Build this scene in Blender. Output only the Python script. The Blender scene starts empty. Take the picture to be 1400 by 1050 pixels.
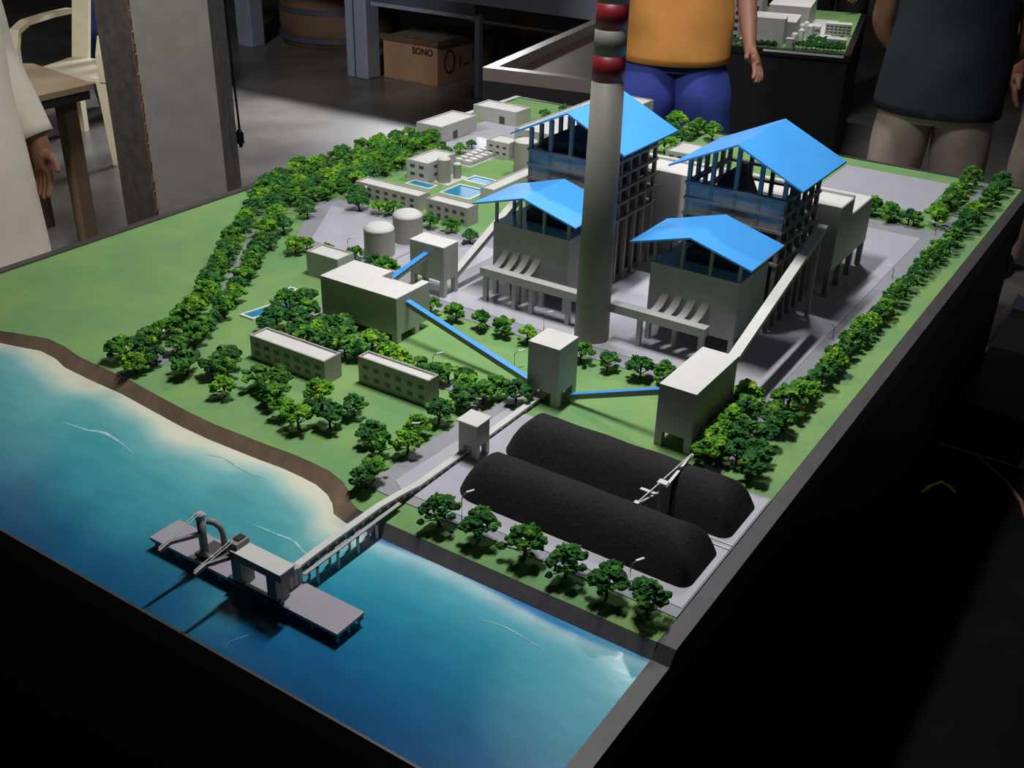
# Architectural model of a coastal power plant on a display table, in a dim workshop.
# Units are metres.  z = 0 is the top of the display board, the room floor lies at z = FL.
import bpy, bmesh, math, random
from mathutils import Vector, Matrix
C = bpy.context.scene.collection
FL = -0.70
PI = math.pi
rnd = random.Random(11)

# ------------------------------------------------------------------ materials
MATS = {}
def mat(name, rgb, rough=.6, metal=0., noise=0., nscale=40., bump=0., spec=.5, rgb2=None, coord='Object', coat=0., detail=6.):
    if name in MATS: return MATS[name]
    m = bpy.data.materials.new(name); m.use_nodes = True
    nt = m.node_tree; b = nt.nodes['Principled BSDF']
    b.inputs['Base Color'].default_value = (*rgb, 1)
    b.inputs['Roughness'].default_value = rough
    b.inputs['Metallic'].default_value = metal
    b.inputs['Specular IOR Level'].default_value = spec
    if coat:
        b.inputs['Coat Weight'].default_value = coat; b.inputs['Coat Roughness'].default_value = .08
    if noise or bump or rgb2:
        tc = nt.nodes.new('ShaderNodeTexCoord')
        n = nt.nodes.new('ShaderNodeTexNoise'); n.inputs['Scale'].default_value = nscale
        n.inputs['Detail'].default_value = detail
        nt.links.new(tc.outputs[coord], n.inputs['Vector'])
        if noise or rgb2:
            r = nt.nodes.new('ShaderNodeValToRGB')
            lo = rgb2 if rgb2 else tuple(c * (1 - noise) for c in rgb)
            hi = rgb if rgb2 else tuple(min(1, c * (1 + noise)) for c in rgb)
            r.color_ramp.elements[0].position = .33; r.color_ramp.elements[1].position = .67
            r.color_ramp.elements[0].color = (*lo, 1); r.color_ramp.elements[1].color = (*hi, 1)
            nt.links.new(n.outputs['Fac'], r.inputs['Fac'])
            nt.links.new(r.outputs['Color'], b.inputs['Base Color'])
        if bump:
            bp = nt.nodes.new('ShaderNodeBump'); bp.inputs['Strength'].default_value = bump
            bp.inputs['Distance'].default_value = .002
            nt.links.new(n.outputs['Fac'], bp.inputs['Height'])
            nt.links.new(bp.outputs['Normal'], b.inputs['Normal'])
    MATS[name] = m
    return m
def srgb(r, g, b):
    f = lambda c: (c/12.92 if c <= .04045 else ((c+.055)/1.055)**2.4)
    return (f(r/255), f(g/255), f(b/255))

M_wall   = mat('wall_card', srgb(176,175,172), .55, noise=.05, nscale=30)
M_wallp  = mat('office_wall_card', srgb(164,161,156), .6, noise=.05, nscale=30)
M_roofw  = mat('white_roof_card', srgb(214,211,207), .6, noise=.03, nscale=50)
M_win    = mat('dark_window_film', srgb(62,62,60), .3)
M_blue   = mat('blue_roof_card', srgb(74,164,240), .36, noise=.04, nscale=12, spec=.5)
M_bluec  = mat('blue_cover_card', srgb(72,158,234), .4, noise=.04, nscale=40)
M_frame  = mat('grey_frame_card', srgb(146,143,136), .6, noise=.05, nscale=60)
M_dark   = mat('dark_core_card', srgb(62,62,64), .7, noise=.1, nscale=50)
M_band   = mat('band_panel_card', srgb(172,168,158), .55, noise=.05, nscale=60)
M_stack  = mat('chimney_paint', srgb(152,149,138), .42, noise=.05, nscale=120)
M_chim   = mat('chimney_grey_paint', srgb(122,119,111), .6, noise=.05, nscale=120)
M_red    = mat('red_band_paint', srgb(128,24,38), .45, noise=.06, nscale=90)
M_grass  = mat('flocked_grass', srgb(132,166,100), .95, nscale=9, rgb2=srgb(114,156,104), bump=.6, spec=.1, detail=12)
M_road   = mat('road_card', srgb(150,150,158), .6, noise=.04, nscale=25)
M_plaza  = mat('plaza_card', srgb(182,180,190), .45, noise=.03, nscale=14)
M_deck   = mat('jetty_deck_card', srgb(164,158,168), .5, noise=.03, nscale=40)
M_dkside = mat('jetty_side_card', srgb(72,68,72), .6)
M_coal   = mat('black_coal_grit', srgb(56,53,55), .95, nscale=420, rgb2=srgb(40,38,40), bump=.5, spec=.15)
M_beach  = mat('brown_shore_paint', srgb(136,112,92), .8, noise=.18, nscale=30)
M_emb    = mat('dark_embankment_paint', srgb(114,104,106), .65, noise=.12, nscale=60)
M_wood   = mat('board_edge_wood', srgb(72,67,68), .45, noise=.14, nscale=25, spec=.4)
M_skirt  = mat('dark_table_veneer', srgb(32,23,22), .5, noise=.25, nscale=5, spec=.3)
M_pool   = mat('pool_resin', srgb(42,136,176), .38, noise=.12, nscale=30, spec=.2)
M_white  = mat('white_card', srgb(226,226,222), .5)
M_leafs  = []
def leaf(name, a, b, c):
    m = bpy.data.materials.new(name); m.use_nodes = True
    nt = m.node_tree; bs = nt.nodes['Principled BSDF']
    bs.inputs['Roughness'].default_value = .9; bs.inputs['Specular IOR Level'].default_value = .15
    tc = nt.nodes.new('ShaderNodeTexCoord'); n = nt.nodes.new('ShaderNodeTexNoise')
    n.inputs['Scale'].default_value = 3.2; n.inputs['Detail'].default_value = 8
    oi = nt.nodes.new('ShaderNodeObjectInfo'); ad = nt.nodes.new('ShaderNodeVectorMath')
    sc = nt.nodes.new('ShaderNodeVectorMath'); sc.operation = 'SCALE'; sc.inputs[3].default_value = 3.
    nt.links.new(oi.outputs['Location'], sc.inputs[0])
    nt.links.new(tc.outputs['Object'], ad.inputs[0]); nt.links.new(sc.outputs[0], ad.inputs[1])
    nt.links.new(ad.outputs[0], n.inputs['Vector'])
    r = nt.nodes.new('ShaderNodeValToRGB')
    e = r.color_ramp.elements
    e[0].position = .36; e[0].color = (*a, 1); e[1].position = .56; e[1].color = (*b, 1)
    x = e.new(.68); x.color = (*c, 1)
    nt.links.new(n.outputs['Fac'], r.inputs['Fac']); nt.links.new(r.outputs['Color'], bs.inputs['Base Color'])
    return m
M_leafs = [leaf('foliage_mid', srgb(42,86,34), srgb(76,130,46), srgb(136,172,56)),
           leaf('foliage_dark', srgb(36,78,42), srgb(62,114,54), srgb(104,154,60)),
           leaf('foliage_light', srgb(64,114,38), srgb(106,160,48), srgb(158,190,54))]
M_trunk = mat('tree_trunk_wire', srgb(58,48,36), .9)

# ------------------------------------------------------------------ mesh helpers
class MB:
    """collects simple solids; build() links them as ONE mesh object"""
    def __init__(s): s.bm = bmesh.new()
    def poly(s, pts, z0, z1):
        v0 = [s.bm.verts.new((x, y, z0)) for x, y in pts]; v1 = [s.bm.verts.new((x, y, z1)) for x, y in pts]
        n = len(pts)
        s.bm.faces.new(v0[::-1]); s.bm.faces.new(v1)
        for i in range(n): s.bm.faces.new((v0[i], v0[(i+1) % n], v1[(i+1) % n], v1[i]))
        return s
    def box(s, x0, x1, y0, y1, z0, z1):
        return s.poly([(x0,y0),(x1,y0),(x1,y1),(x0,y1)], z0, z1)
    def hexa(s, lo, hi):
        """lo, hi: 4 points each (same winding) -> solid"""
        v0 = [s.bm.verts.new(p) for p in lo]; v1 = [s.bm.verts.new(p) for p in hi]
        s.bm.faces.new(v0[::-1]); s.bm.faces.new(v1)
        for i in range(4): s.bm.faces.new((v0[i], v0[(i+1) % 4], v1[(i+1) % 4], v1[i]))
        return s
    def ring_loft(s, rings, cap=True):
        vs = [[s.bm.verts.new(p) for p in r] for r in rings]
        n = len(vs[0])
        for a, b in zip(vs, vs[1:]):
            for i in range(n): s.bm.faces.new((a[i], a[(i+1) % n], b[(i+1) % n], b[i]))
        if cap:
            s.bm.faces.new(vs[0][::-1]); s.bm.faces.new(vs[-1])
        return s
    def lathe(s, cx, cy, prof, n=32, cap=True):
        return s.ring_loft([[(cx+r*math.cos(2*PI*i/n), cy+r*math.sin(2*PI*i/n), z) for i in range(n)] for r, z in prof], cap)
    def tube(s, pts, r, n=10, cap=True):
        pts = [Vector(p) for p in pts]; rr = r if isinstance(r, (list, tuple)) else [r]*len(pts)
        rings = []; up = Vector((0,0,1))
        for i, p in enumerate(pts):
            t = (pts[min(i+1, len(pts)-1)] - pts[max(i-1, 0)]).normalized()
            a = t.cross(up)
            if a.length < 1e-3: a = t.cross(Vector((0,1,0)))
            a.normalize(); b = a.cross(t).normalized()
            rings.append([p + (a*math.cos(2*PI*k/n) + b*math.sin(2*PI*k/n))*rr[i] for k in range(n)])
        return s.ring_loft(rings, cap)
    def beam(s, p, q, w, h):
        """rectangular bar from p to q, w wide (horizontal), h tall; p, q on the centre of the top face"""
        p = Vector(p); q = Vector(q); t = (q-p).normalized()
        a = t.cross(Vector((0,0,1)));
        if a.length < 1e-4: a = Vector((1,0,0))
        a = a.normalized()*(w/2); d = a.normalized().cross(t).normalized()*h
        if d.z < 0: d = -d
        return s.hexa([p-a-d, p+a-d, p+a, p-a], [q-a-d, q+a-d, q+a, q-a])
    def build(s, name, m, root=None, smooth=False, bevel=0., loc=None, auto=None):
        bmesh.ops.recalc_face_normals(s.bm, faces=s.bm.faces)
        o0 = Vector((0,0,0))
        if root is not None: o0 = root_loc(root)
        elif loc is not None: o0 = Vector(loc)
        else:
            xs = [v.co.copy() for v in s.bm.verts]
            o0 = Vector(((min(v.x for v in xs)+max(v.x for v in xs))/2, (min(v.y for v in xs)+max(v.y for v in xs))/2, min(v.z for v in xs)))
        bmesh.ops.translate(s.bm, verts=s.bm.verts, vec=-o0)
        me = bpy.data.meshes.new(name); s.bm.to_mesh(me); s.bm.free()
        me.materials.append(m)
        if smooth:
            for p in me.polygons: p.use_smooth = True
        o = bpy.data.objects.new(name, me); C.objects.link(o)
        if root is not None: o.parent = root
        else: o.location = o0
        if bevel:
            b = o.modifiers.new('bevel', 'BEVEL'); b.width = bevel; b.segments = 2; b.limit_method = 'ANGLE'
        return o
def root_loc(o):
    l = Vector((0,0,0))
    while o is not None: l = l + Vector(o.location); o = o.parent
    return l
def tag(o, label, cat, group=None, kind=None):
    o['label'] = label; o['category'] = cat
    if group: o['group'] = group
    if kind: o['kind'] = kind
    return o
def thing(name, label, cat, loc, group=None, rz=0.):
    o = bpy.data.objects.new(name, None); C.objects.link(o); o.location = loc; o.empty_display_size = .02
    o.rotation_euler = (0,0,rz)
    return tag(o, label, cat, group)
def copy_tree(o, parent=None):
    c = o.copy(); C.objects.link(c); c.parent = parent
    for ch in [x for x in o.children]: copy_tree(ch, c)
    return c

# ------------------------------------------------------------------ camera
cam = bpy.data.cameras.new('camera'); co = bpy.data.objects.new('camera', cam); C.objects.link(co)
cam.sensor_width = 36; cam.sensor_fit = 'HORIZONTAL'; cam.lens = 36*1464.7/1400; cam.clip_start = .02; cam.clip_end = 60
def cam_axes(pitch, roll, yaw):
    cz, sz = math.cos(yaw), math.sin(yaw); cx, sx = math.cos(pitch), math.sin(pitch); cy, sy = math.cos(roll), math.sin(roll)
    Rz = Matrix(((cz,-sz,0),(sz,cz,0),(0,0,1))); P = Matrix(((1,0,0),(0,0,-1),(0,1,0)))
    Rx = Matrix(((1,0,0),(0,cx,-sx),(0,sx,cx))); Rr = Matrix(((cy,-sy,0),(sy,cy,0),(0,0,1)))
    return Rr @ Rx @ P @ Rz
A = cam_axes(math.radians(28.29470566), math.radians(1.58412371), math.radians(-32.83169134))
co.matrix_world = Matrix(((A[0][0], -A[1][0], -A[2][0], 0), (A[0][1], -A[1][1], -A[2][1], 0), (A[0][2], -A[1][2], -A[2][2], 1.0), (0,0,0,1)))
bpy.context.scene.camera = co

# ------------------------------------------------------------------ room shell
M_conc = mat('worn_concrete_floor', srgb(120,116,112), .34, nscale=1.6, rgb2=srgb(78,74,72), bump=.25, spec=.5, detail=14)
M_roomw = mat('room_plaster', srgb(92,88,84), .8, noise=.12, nscale=3)
def struct(o): o['kind'] = 'structure'; return o
struct(MB().box(-11, 3.5, -2.5, 11, FL-.1, FL).build('floor', M_conc))
struct(MB().box(-11, 3.5, 11, 11.1, FL, 2.9).build('wall_back', M_roomw))
struct(MB().box(-11.1, -11, -2.5, 11, FL, 2.9).build('wall_left', M_roomw))
struct(MB().box(3.5, 3.6, -2.5, 11, FL, 2.9).build('wall_right', M_roomw))
struct(MB().box(-11, 3.5, -2.6, -2.5, FL, 2.9).build('wall_front', M_roomw))
struct(MB().box(-11, 3.5, -2.5, 11, 2.9, 3.0).build('ceiling', M_roomw))

# ------------------------------------------------------------------ display table and model base
BX0, BX1, BY0, BY1 = -2.287, -.435, .716, 3.542
WZ = -.022
t = thing('display_table', 'dark wooden display table carrying the power plant model', 'table', (-1.36, 2.13, FL))
MB().box(BX0-.022, BX1+.024, BY0-.002, BY1+.010, -.16, -.062).build('apron', M_skirt, t)
MB().box(BX0-.012, BX1+.016, BY0+.004, BY1, FL+.05, -.16).build('side_panels', M_skirt, t)
for x in (BX0+.05, BX1-.05):
    for y in (BY0+.05, (BY0+BY1)/2, BY1-.05):
        MB().box(x-.045, x+.045, y-.045, y+.045, FL, FL+.05).build('foot', M_skirt, t)

base = thing('model_baseboard', 'wooden baseboard of the power plant model with green lawn and painted sea', 'model', (-1.36, 2.13, -.062))
r = MB()
r.box(BX0-.024, BX1+.028, BY0-.004, BY0, -.062, WZ+.003)
xa, xb = BX1, BX1+.028
for (ya, za), (yb, zb) in (((BY0, WZ+.002), (1.043, WZ+.002)), ((1.043, WZ+.002), (1.060, -.001)), ((1.060, -.001), (BY1+.012, -.001))):
    r.hexa([(xa,ya,-.062),(xb,ya,-.062),(xb,yb,-.062),(xa,yb,-.062)], [(xa,ya,za),(xb,ya,za),(xb,yb,zb),(xa,yb,zb)])
bmesh.ops.remove_doubles(r.bm, verts=r.bm.verts, dist=1e-6)
r.box(BX0-.012, BX1, BY1, BY1+.012, -.062, .003)
r.box(BX0-.024, BX0, BY0, BY1+.012, -.062, .004)
r.build('frame', M_wood, base)
coast = [(-2.287,1.15),(-2.15,1.128),(-2.02,1.117),(-1.96,1.137),(-1.90,1.155),(-1.84,1.152),(-1.785,1.141),(-1.70,1.137),(-1.62,1.135),(-1.52,1.124),(-1.43,1.116),(-1.36,1.113),(-1.30,1.115),(-1.24,1.117),
         (-1.18,1.121),(-1.13,1.121),(-1.085,1.118),(-1.045,1.106),(-1.015,1.089),(-.997,1.071),(-.975,1.061),(-.94,1.058),(-.435,1.058)]
shore = [(a_, b_+(.007 if a_ < -1.02 else .0)) for a_, b_ in [(-2.287,1.125),(-2.15,1.106),(-2.03,1.096),(-1.96,1.112),(-1.905,1.128),(-1.85,1.124),(-1.80,1.110),(-1.71,1.106),(-1.62,1.105),(-1.52,1.096),(-1.43,1.088),(-1.36,1.086),(-1.30,1.088),(-1.24,1.090),
         (-1.18,1.094),(-1.14,1.093),(-1.10,1.090),(-1.065,1.079),(-1.04,1.064),(-1.018,1.05),(-.99,1.043),(-.94,1.043),(-.435,1.043)]]
MB().poly([(BX1, BY1), (BX0, BY1)] + coast, -.062, 0.).build('lawn', M_grass, base)
def strip(i0, i1):
    b = MB()
    for i in range(i0, i1):
        a, c, d, e = coast[i], coast[i+1], shore[i], shore[i+1]
        b.bm.faces.new([b.bm.verts.new(p) for p in ((a[0],a[1]-.0005,-.0004),(c[0],c[1]-.0005,-.0004),(e[0],e[1],WZ-.001),(d[0],d[1],WZ-.001))])
    bmesh.ops.remove_doubles(b.bm, verts=b.bm.verts, dist=1e-5)
    return b
strip(0, 20).build('brown_beach', M_beach, base, smooth=True)
strip(20, 22).build('dark_embankment', M_emb, base)
# sea: painted and sealed with resin; the paint runs from cream at the beach to deep blue offshore
def shore_y(x):
    for a, c in zip(shore, shore[1:]):
        if a[0] <= x <= c[0]: return a[1] + (c[1]-a[1])*(x-a[0])/(c[0]-a[0])
    return 1.1
bm = bmesh.new(); NX, NY = 230, 70
rows = []
for j in range(NY+1):
    rows.append([bm.verts.new((BX0+(BX1-BX0)*i/NX, BY0+(1.16-BY0)*j/NY, WZ)) for i in range(NX+1)])
for j in range(NY):
    for i in range(NX): bm.faces.new((rows[j][i], rows[j][i+1], rows[j+1][i+1], rows[j+1][i]))
me = bpy.data.meshes.new('painted_sea'); bm.to_mesh(me); bm.free()
at = me.color_attributes.new('paint', 'FLOAT_COLOR', 'POINT')
def mixc(a, b, f): f = max(0, min(1, f)); return tuple(x+(y-x)*f for x, y in zip(a, b))
cream, aqua, teal, blue, deep, cyan = srgb(224,226,204), srgb(142,200,200), srgb(78,164,172), srgb(42,126,156), srgb(28,80,122), srgb(104,194,214)
def ramp(d, st):
    for (p, c), (q, e) in zip(st, st[1:]):
        if d <= q: return mixc(c, e, (d-p)/(q-p))
    return st[-1][1]
for k, v in enumerate(me.vertices):
    x, y = v.co.x, v.co.y
    d = shore_y(x) - y + .012*math.sin(x*17+y*9) + .006*math.sin(x*41)
    cb = ramp(d, [(-1, cream), (.015, cream), (.040, mixc(cream, aqua, .7)), (.070, mixc(aqua, teal, .6)), (.13, teal), (.235, mixc(teal, blue, .5)), (.32, mixc(blue, deep, .55)), (.40, deep)])
    dr = 1.043 - y
    cr = ramp(dr + .008*math.sin(x*14), [(-1, srgb(40,120,190)), (.002, srgb(48,138,200)), (.012, mixc(cyan, (1,1,1), .42)), (.042, mixc(cyan, teal, .3)), (.10, srgb(58,158,184)), (.17, srgb(38,132,170)), (.27, srgb(26,100,152)), (.36, deep)])
    # a paler corner at the right end
    cr = mixc(cr, srgb(120,200,210), max(0, 1-((x+.45)**2/.03 + (y-.93)**2/.03))*.55)
    c = mixc(cb, cr, (x+1.0)/.10)
    at.data[k].color = (*c, 1)
o = bpy.data.objects.new('painted_sea', me); C.objects.link(o); o.parent = base; o.location = -Vector(base.location)
ms = bpy.data.materials.new('sea_resin'); ms.use_nodes = True
nt = ms.node_tree; bs = nt.nodes['Principled BSDF']; va = nt.nodes.new('ShaderNodeVertexColor'); va.layer_name = 'paint'
tc = nt.nodes.new('ShaderNodeTexCoord'); n1 = nt.nodes.new('ShaderNodeTexNoise'); n1.inputs['Scale'].default_value = 14; n1.inputs['Detail'].default_value = 8
mp = nt.nodes.new('ShaderNodeMapping'); mp.inputs['Scale'].default_value = (1, 2.4, 1)
nt.links.new(tc.outputs['Object'], mp.inputs['Vector']); nt.links.new(mp.outputs['Vector'], n1.inputs['Vector'])
mx = nt.nodes.new('ShaderNodeMixRGB'); mx.blend_type = 'OVERLAY'; mx.inputs['Fac'].default_value = .22
nt.links.new(va.outputs['Color'], mx.inputs['Color1']); nt.links.new(n1.outputs['Fac'], mx.inputs['Color2'])
nt.links.new(mx.outputs['Color'], bs.inputs['Base Color'])
bs.inputs['Roughness'].default_value = .16; bs.inputs['Specular IOR Level'].default_value = .45
bp = nt.nodes.new('ShaderNodeBump'); bp.inputs['Strength'].default_value = .08; bp.inputs['Distance'].default_value = .003
nt.links.new(n1.outputs['Fac'], bp.inputs['Height']); nt.links.new(bp.outputs['Normal'], bs.inputs['Normal'])
me.materials.append(ms)
MB().box(BX0, BX1, BY0, 1.16, -.062, WZ-.002).build('sea_bed', M_skirt, base)
M_foam = mat('wave_paint', srgb(190,222,226), .3, nscale=60, rgb2=srgb(120,186,200))
for pts, w in (([(-1.62,.98),(-1.585,.985),(-1.558,.989),(-1.54,.997),(-1.523,1.001),(-1.50,.999),(-1.475,.995),(-1.427,.984)], .010),
               ([(-1.103,.954),(-1.075,.957),(-1.051,.958),(-1.03,.961),(-1.012,.959),(-.99,.95),(-.968,.945),(-.933,.947)], .007),
               ([(-.679,.974),(-.66,.981),(-.648,.984),(-.63,.985),(-.61,.983),(-.585,.979),(-.564,.976)], .003),
               ([(-1.324,1.064-.01),(-1.291,1.066),(-1.25,1.06),(-1.218,1.057),(-1.185,1.06)], .003),
               ([(-.924,.727),(-.93,.742),(-.918,.766),(-.917,.785)], .0018)):
    b = MB(); n = len(pts); L = []; R = []
    for i, (x, y) in enumerate(pts):
        h = w*math.sin(PI*(i+.35)/(n-.3))*.5
        L.append(b.bm.verts.new((x, y+h*.4, WZ+.0005))); R.append(b.bm.verts.new((x, y-h, WZ+.0005)))
    for i in range(n-1): b.bm.faces.new((R[i], R[i+1], L[i+1], L[i]))
    b.build('wave_streak', M_foam, base)
# paved areas (thin card glued on the lawn)
ZK = [0]
def slab(name, pts, z1, m):
    ZK[0] += 1; z1 += .00004*ZK[0]
    return MB().poly(pts, 0, z1).build(name, m, base)
def road(name, pts, w, z1=.0012):
    b = MB(); n = len(pts); L = []; R = []
    for i, p in enumerate(pts):
        a = Vector(pts[max(0, i-1)]); c = Vector(pts[min(n-1, i+1)]); d = (c-a).normalized(); nn = Vector((-d.y, d.x))*w/2
        L.append((p[0]+nn.x, p[1]+nn.y)); R.append((p[0]-nn.x, p[1]-nn.y))
    ZK[0] += 1; z1 += .00004*ZK[0]
    for i in range(n-1): b.poly([R[i], R[i+1], L[i+1], L[i]], 0, z1)
    return b.build(name, M_road, base)
slab('plant_yard_road', [(-1.40,1.775),(-.545,1.775),(-.545,2.945),(-1.42,2.945),(-1.42,2.3),(-1.60,2.17),(-1.82,2.19),(-2.01,2.205),(-2.06,2.14),(-1.90,1.885),(-1.60,1.86)], .0012, M_road)
slab('plant_yard', [(-1.37,1.80),(-.572,1.80),(-.572,2.90),(-1.40,2.90),(-1.40,2.16),(-1.37,2.10)], .0022, M_plaza)
slab('tank_yard', [(-1.86,1.905),(-1.42,1.875),(-1.42,2.14),(-1.80,2.145),(-2.0,2.14)], .002, M_plaza)
slab('parking_yard', [(-.955,3.12),(-.623,3.12),(-.625,3.455),(-.955,3.455)], .0015, M_plaza)
slab('store_yard', [(-2.135,2.80),(-1.90,2.80),(-1.86,3.17),(-2.19,3.17),(-2.19,3.02),(-2.13,3.0)], .0015, M_plaza)
slab('coal_yard_road', [(-1.012,1.126),(-.976,1.118),(-.435,1.118),(-.435,1.478),(-.95,1.478),(-.955,1.535),(-.975,1.535),(-1.0,1.36)], .0012, M_road)
slab('coal_yard', [(-.975,1.158),(-.945,1.140),(-.437,1.140),(-.437,1.472),(-.958,1.472)], .0022, M_plaza)
road('avenue_road', [(-.552,1.44),(-.55,1.9),(-.55,2.9),(-.53,3.1),(-.53,3.53)], .034)
road('crossing_road', [(-.55,2.96),(-1.42,2.955)], .03)
road('plant_front_road', [(-1.40,1.765),(-1.0,1.765),(-.56,1.765)], .03)
road('shore_road', [(-1.648,1.135),(-1.632,1.21),(-1.66,1.33),(-1.70,1.436),(-1.784,1.543),(-1.888,1.689),(-2.0,1.85),(-2.12,2.03),(-2.2,2.2),(-2.225,2.5),(-2.2,2.83)], .03)
road('office_road', [(-1.62,1.86),(-1.52,1.52),(-1.40,1.475),(-1.25,1.475),(-1.03,1.48),(-.99,1.40),(-.995,1.2)], .028, .0011)

# ------------------------------------------------------------------ buildings
def windows(root, face, pos, cols, z0, dz, w, h, a0, a1, ):
    """face 'y': on plane y=pos (facing -y), columns between x a0..a1; 'x': plane x=pos facing +x"""
    root = [c for c in root.children if c.name.startswith('walls')][0]
    for r_ in range(len(z0)):
        for c in range(cols):
            u = a0 + (a1-a0)*(c+.5)/cols
            b = MB()
            if face == 'y': b.box(u-w/2, u+w/2, pos-.0007, pos+.001, z0[r_], z0[r_]+h)
            else: b.box(pos-.001, pos+.0007, u-w/2, u+w/2, z0[r_], z0[r_]+h)
            b.build('window', M_win, root)
def flat_block(name, label, cat, x0, x1, y0, y1, h, wm=None, par=.0045, group=None, rim=.004):
    t = thing(name, label, cat, ((x0+x1)/2, (y0+y1)/2, 0), group)
    wm = wm or M_wall
    MB().box(x0, x1, y0, y1, 0, h-par).build('walls', wm, t)
    b = MB()
    b.box(x0, x1, y0, y0+rim, h-par, h); b.box(x0, x1, y1-rim, y1, h-par, h)
    b.box(x0, x0+rim, y0+rim, y1-rim, h-par, h); b.box(x1-rim, x1, y0+rim, y1-rim, h-par, h)
    b.build('parapet', wm, t)
    MB().box(x0+rim, x1-rim, y0+rim, y1-rim, h-par, h-par+.0012).build('roof', M_roofw, t)
    return t
def stilt_block(name, label, cat, x0, x1, y0, y1, zb, h, legs, lw=.012, wm=None, eave=0.):
    t = thing(name, label, cat, ((x0+x1)/2, (y0+y1)/2, 0)); wm = wm or M_wall
    MB().box(x0, x1, y0, y1, zb, h-.002).build('walls', wm, t, bevel=.0004)
    MB().box(x0-eave, x1+eave, y0-eave, y1+eave, h-.002, h).build('roof', M_roofw, t)
    for lx, ly in legs:
        ax = min(max(lx, x0+lw/2), x1-lw/2); ay = min(max(ly, y0+lw/2), y1-lw/2)
        MB().box(ax-lw/2, ax+lw/2, ay-lw/2, ay+lw/2, 0, zb).build('leg', wm, t)
    return t
def corners(x0, x1, y0, y1, nx=2, ny=2):
    return [(x0+(x1-x0)*i/(nx-1), y0+(y1-y0)*j/(ny-1)) for i in range(nx) for j in range(ny) if i in (0, nx-1) or j in (0, ny-1)]

# transfer house on the right with the blue conveyor running into it
stilt_block('transfer_house', 'tall grey transfer house on stilts above the black coal piles', 'building', -.677, -.606, 1.523, 1.702, .030, .123, corners(-.677,-.606,1.523,1.702,2,3), .014)
stilt_block('transfer_tower', 'grey transfer tower on stilts in front of the tall chimney', 'building', -.952, -.884, 1.528, 1.598, .028, .124, corners(-.952,-.884,1.528,1.598), .015)
stilt_block('sampling_tower', 'small white-roofed tower on stilts straddling the conveyor by the coal piles', 'building', -.936, -.898, 1.285, 1.324, .028, .074, corners(-.936,-.898,1.285,1.324), .010, eave=.003)
t = stilt_block('crusher_house', 'large long grey crusher house on stilts with a notch cut in its roof', 'building', -1.508, -1.299, 1.565, 1.640, .018, .104, corners(-1.508,-1.299,1.565,1.640,4,2), .014)
MB().box(-1.508, -1.40, 1.640, 1.677, .018, .102).build('rear_wing', M_wall, t)
MB().box(-1.508, -1.40, 1.640, 1.677, .102, .104).build('roof', M_roofw, t)
MB().box(-1.40, -1.318, 1.640, 1.677, .018, .086).build('low_wing', M_wall, t)
MB().box(-1.318, -1.299, 1.640, 1.677, .018, .102).build('rear_wing', M_wall, t)
MB().box(-1.318, -1.299, 1.640, 1.677, .102, .104).build('roof', M_roofw, t)
flat_block('pump_house', 'low grey flat-roofed block behind the crusher house', 'building', -1.709, -1.610, 1.731, 1.789, .062)
stilt_block('junction_tower', 'grey tower on stilts with a short blue conveyor entering its front', 'building', -1.458, -1.361, 1.811, 1.866, .042, .125, corners(-1.458,-1.361,1.811,1.866), .012)

A_ = flat_block('office_block', 'long grey two-storey office block nearest the shore road, with trees in front', 'building', -1.497, -1.297, 1.341, 1.389, .052, M_wallp)
windows(A_, 'y', 1.341, 7, (.012, .030), 0, .013, .008, -1.492, -1.302)
B_ = flat_block('office_block', 'shorter grey two-storey office block nearer the transfer tower', 'building', -1.253, -1.080, 1.389, 1.420, .058, M_wallp)
windows(B_, 'y', 1.389, 6, (.013, .034), 0, .012, .008, -1.249, -1.085)
C_ = flat_block('workshop_block', 'long low grey workshop beside the left tree belt and a small pool', 'building', -2.005, -1.777, 2.249, 2.303, .045, M_wallp)
windows(C_, 'y', 2.249, 7, (.009, .026), 0, .013, .008, -2.0, -1.785)
D_ = flat_block('workshop_block', 'grey two-storey workshop in front of the largest blue pool', 'building', -1.736, -1.596, 2.231, 2.280, .053, M_wallp)
windows(D_, 'y', 2.231, 5, (.010, .030), 0, .012, .009, -1.732, -1.60)
E_ = flat_block('water_treatment_house', 'grey two-storey house with twin white tanks at its side', 'building', -1.992, -1.912, 2.468, 2.610, .061)
windows(E_, 'y', 2.468, 2, (.016, .040), 0, .017, .009, -1.986, -1.92)
windows(E_, 'x', -1.912, 2, (.016, .040), 0, .016, .009, 2.475, 2.60)
F_ = flat_block('storehouse', 'windowless pale storehouse at the far left corner of the model', 'building', -2.242, -2.136, 2.834, 3.040, .057)
MB().box(-2.137, -2.1353, 2.90, 2.925, .004, .030).build('door', M_win, F_)
G_ = flat_block('storehouse', 'pale storehouse with one dark door beyond the first storehouse', 'building', -2.244, -2.060, 3.170, 3.266, .052)
MB().box(-2.13, -2.108, 3.1685, 3.171, .003, .028).build('door', M_win, G_)
H_ = flat_block('control_house', 'small white two-storey house beside the large round silo', 'building', -1.945, -1.858, 2.822, 2.90, .052)
windows(H_, 'y', 2.822, 3, (.012, .032), 0, .012, .007, -1.94, -1.862)
T_ = flat_block('turbine_hall', 'long pale hall standing behind the chimney-side boiler house', 'building', -1.852, -1.675, 2.845, 3.47, .100)
windows(T_, 'y', 2.845, 4, (.045, .066), 0, .018, .008, -1.845, -1.69)
windows(T_, 'x', -1.675, 6, (.05,), 0, .05, .02, 2.9, 3.42)
K_ = flat_block('gatehouse', 'tiny white-roofed gatehouse between the two boiler house roofs', 'building', -1.460, -1.36, 3.149, 3.275, .030)
windows(K_, 'y', 3.149, 3, (.010,), 0, .016, .008, -1.455, -1.365)
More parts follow.
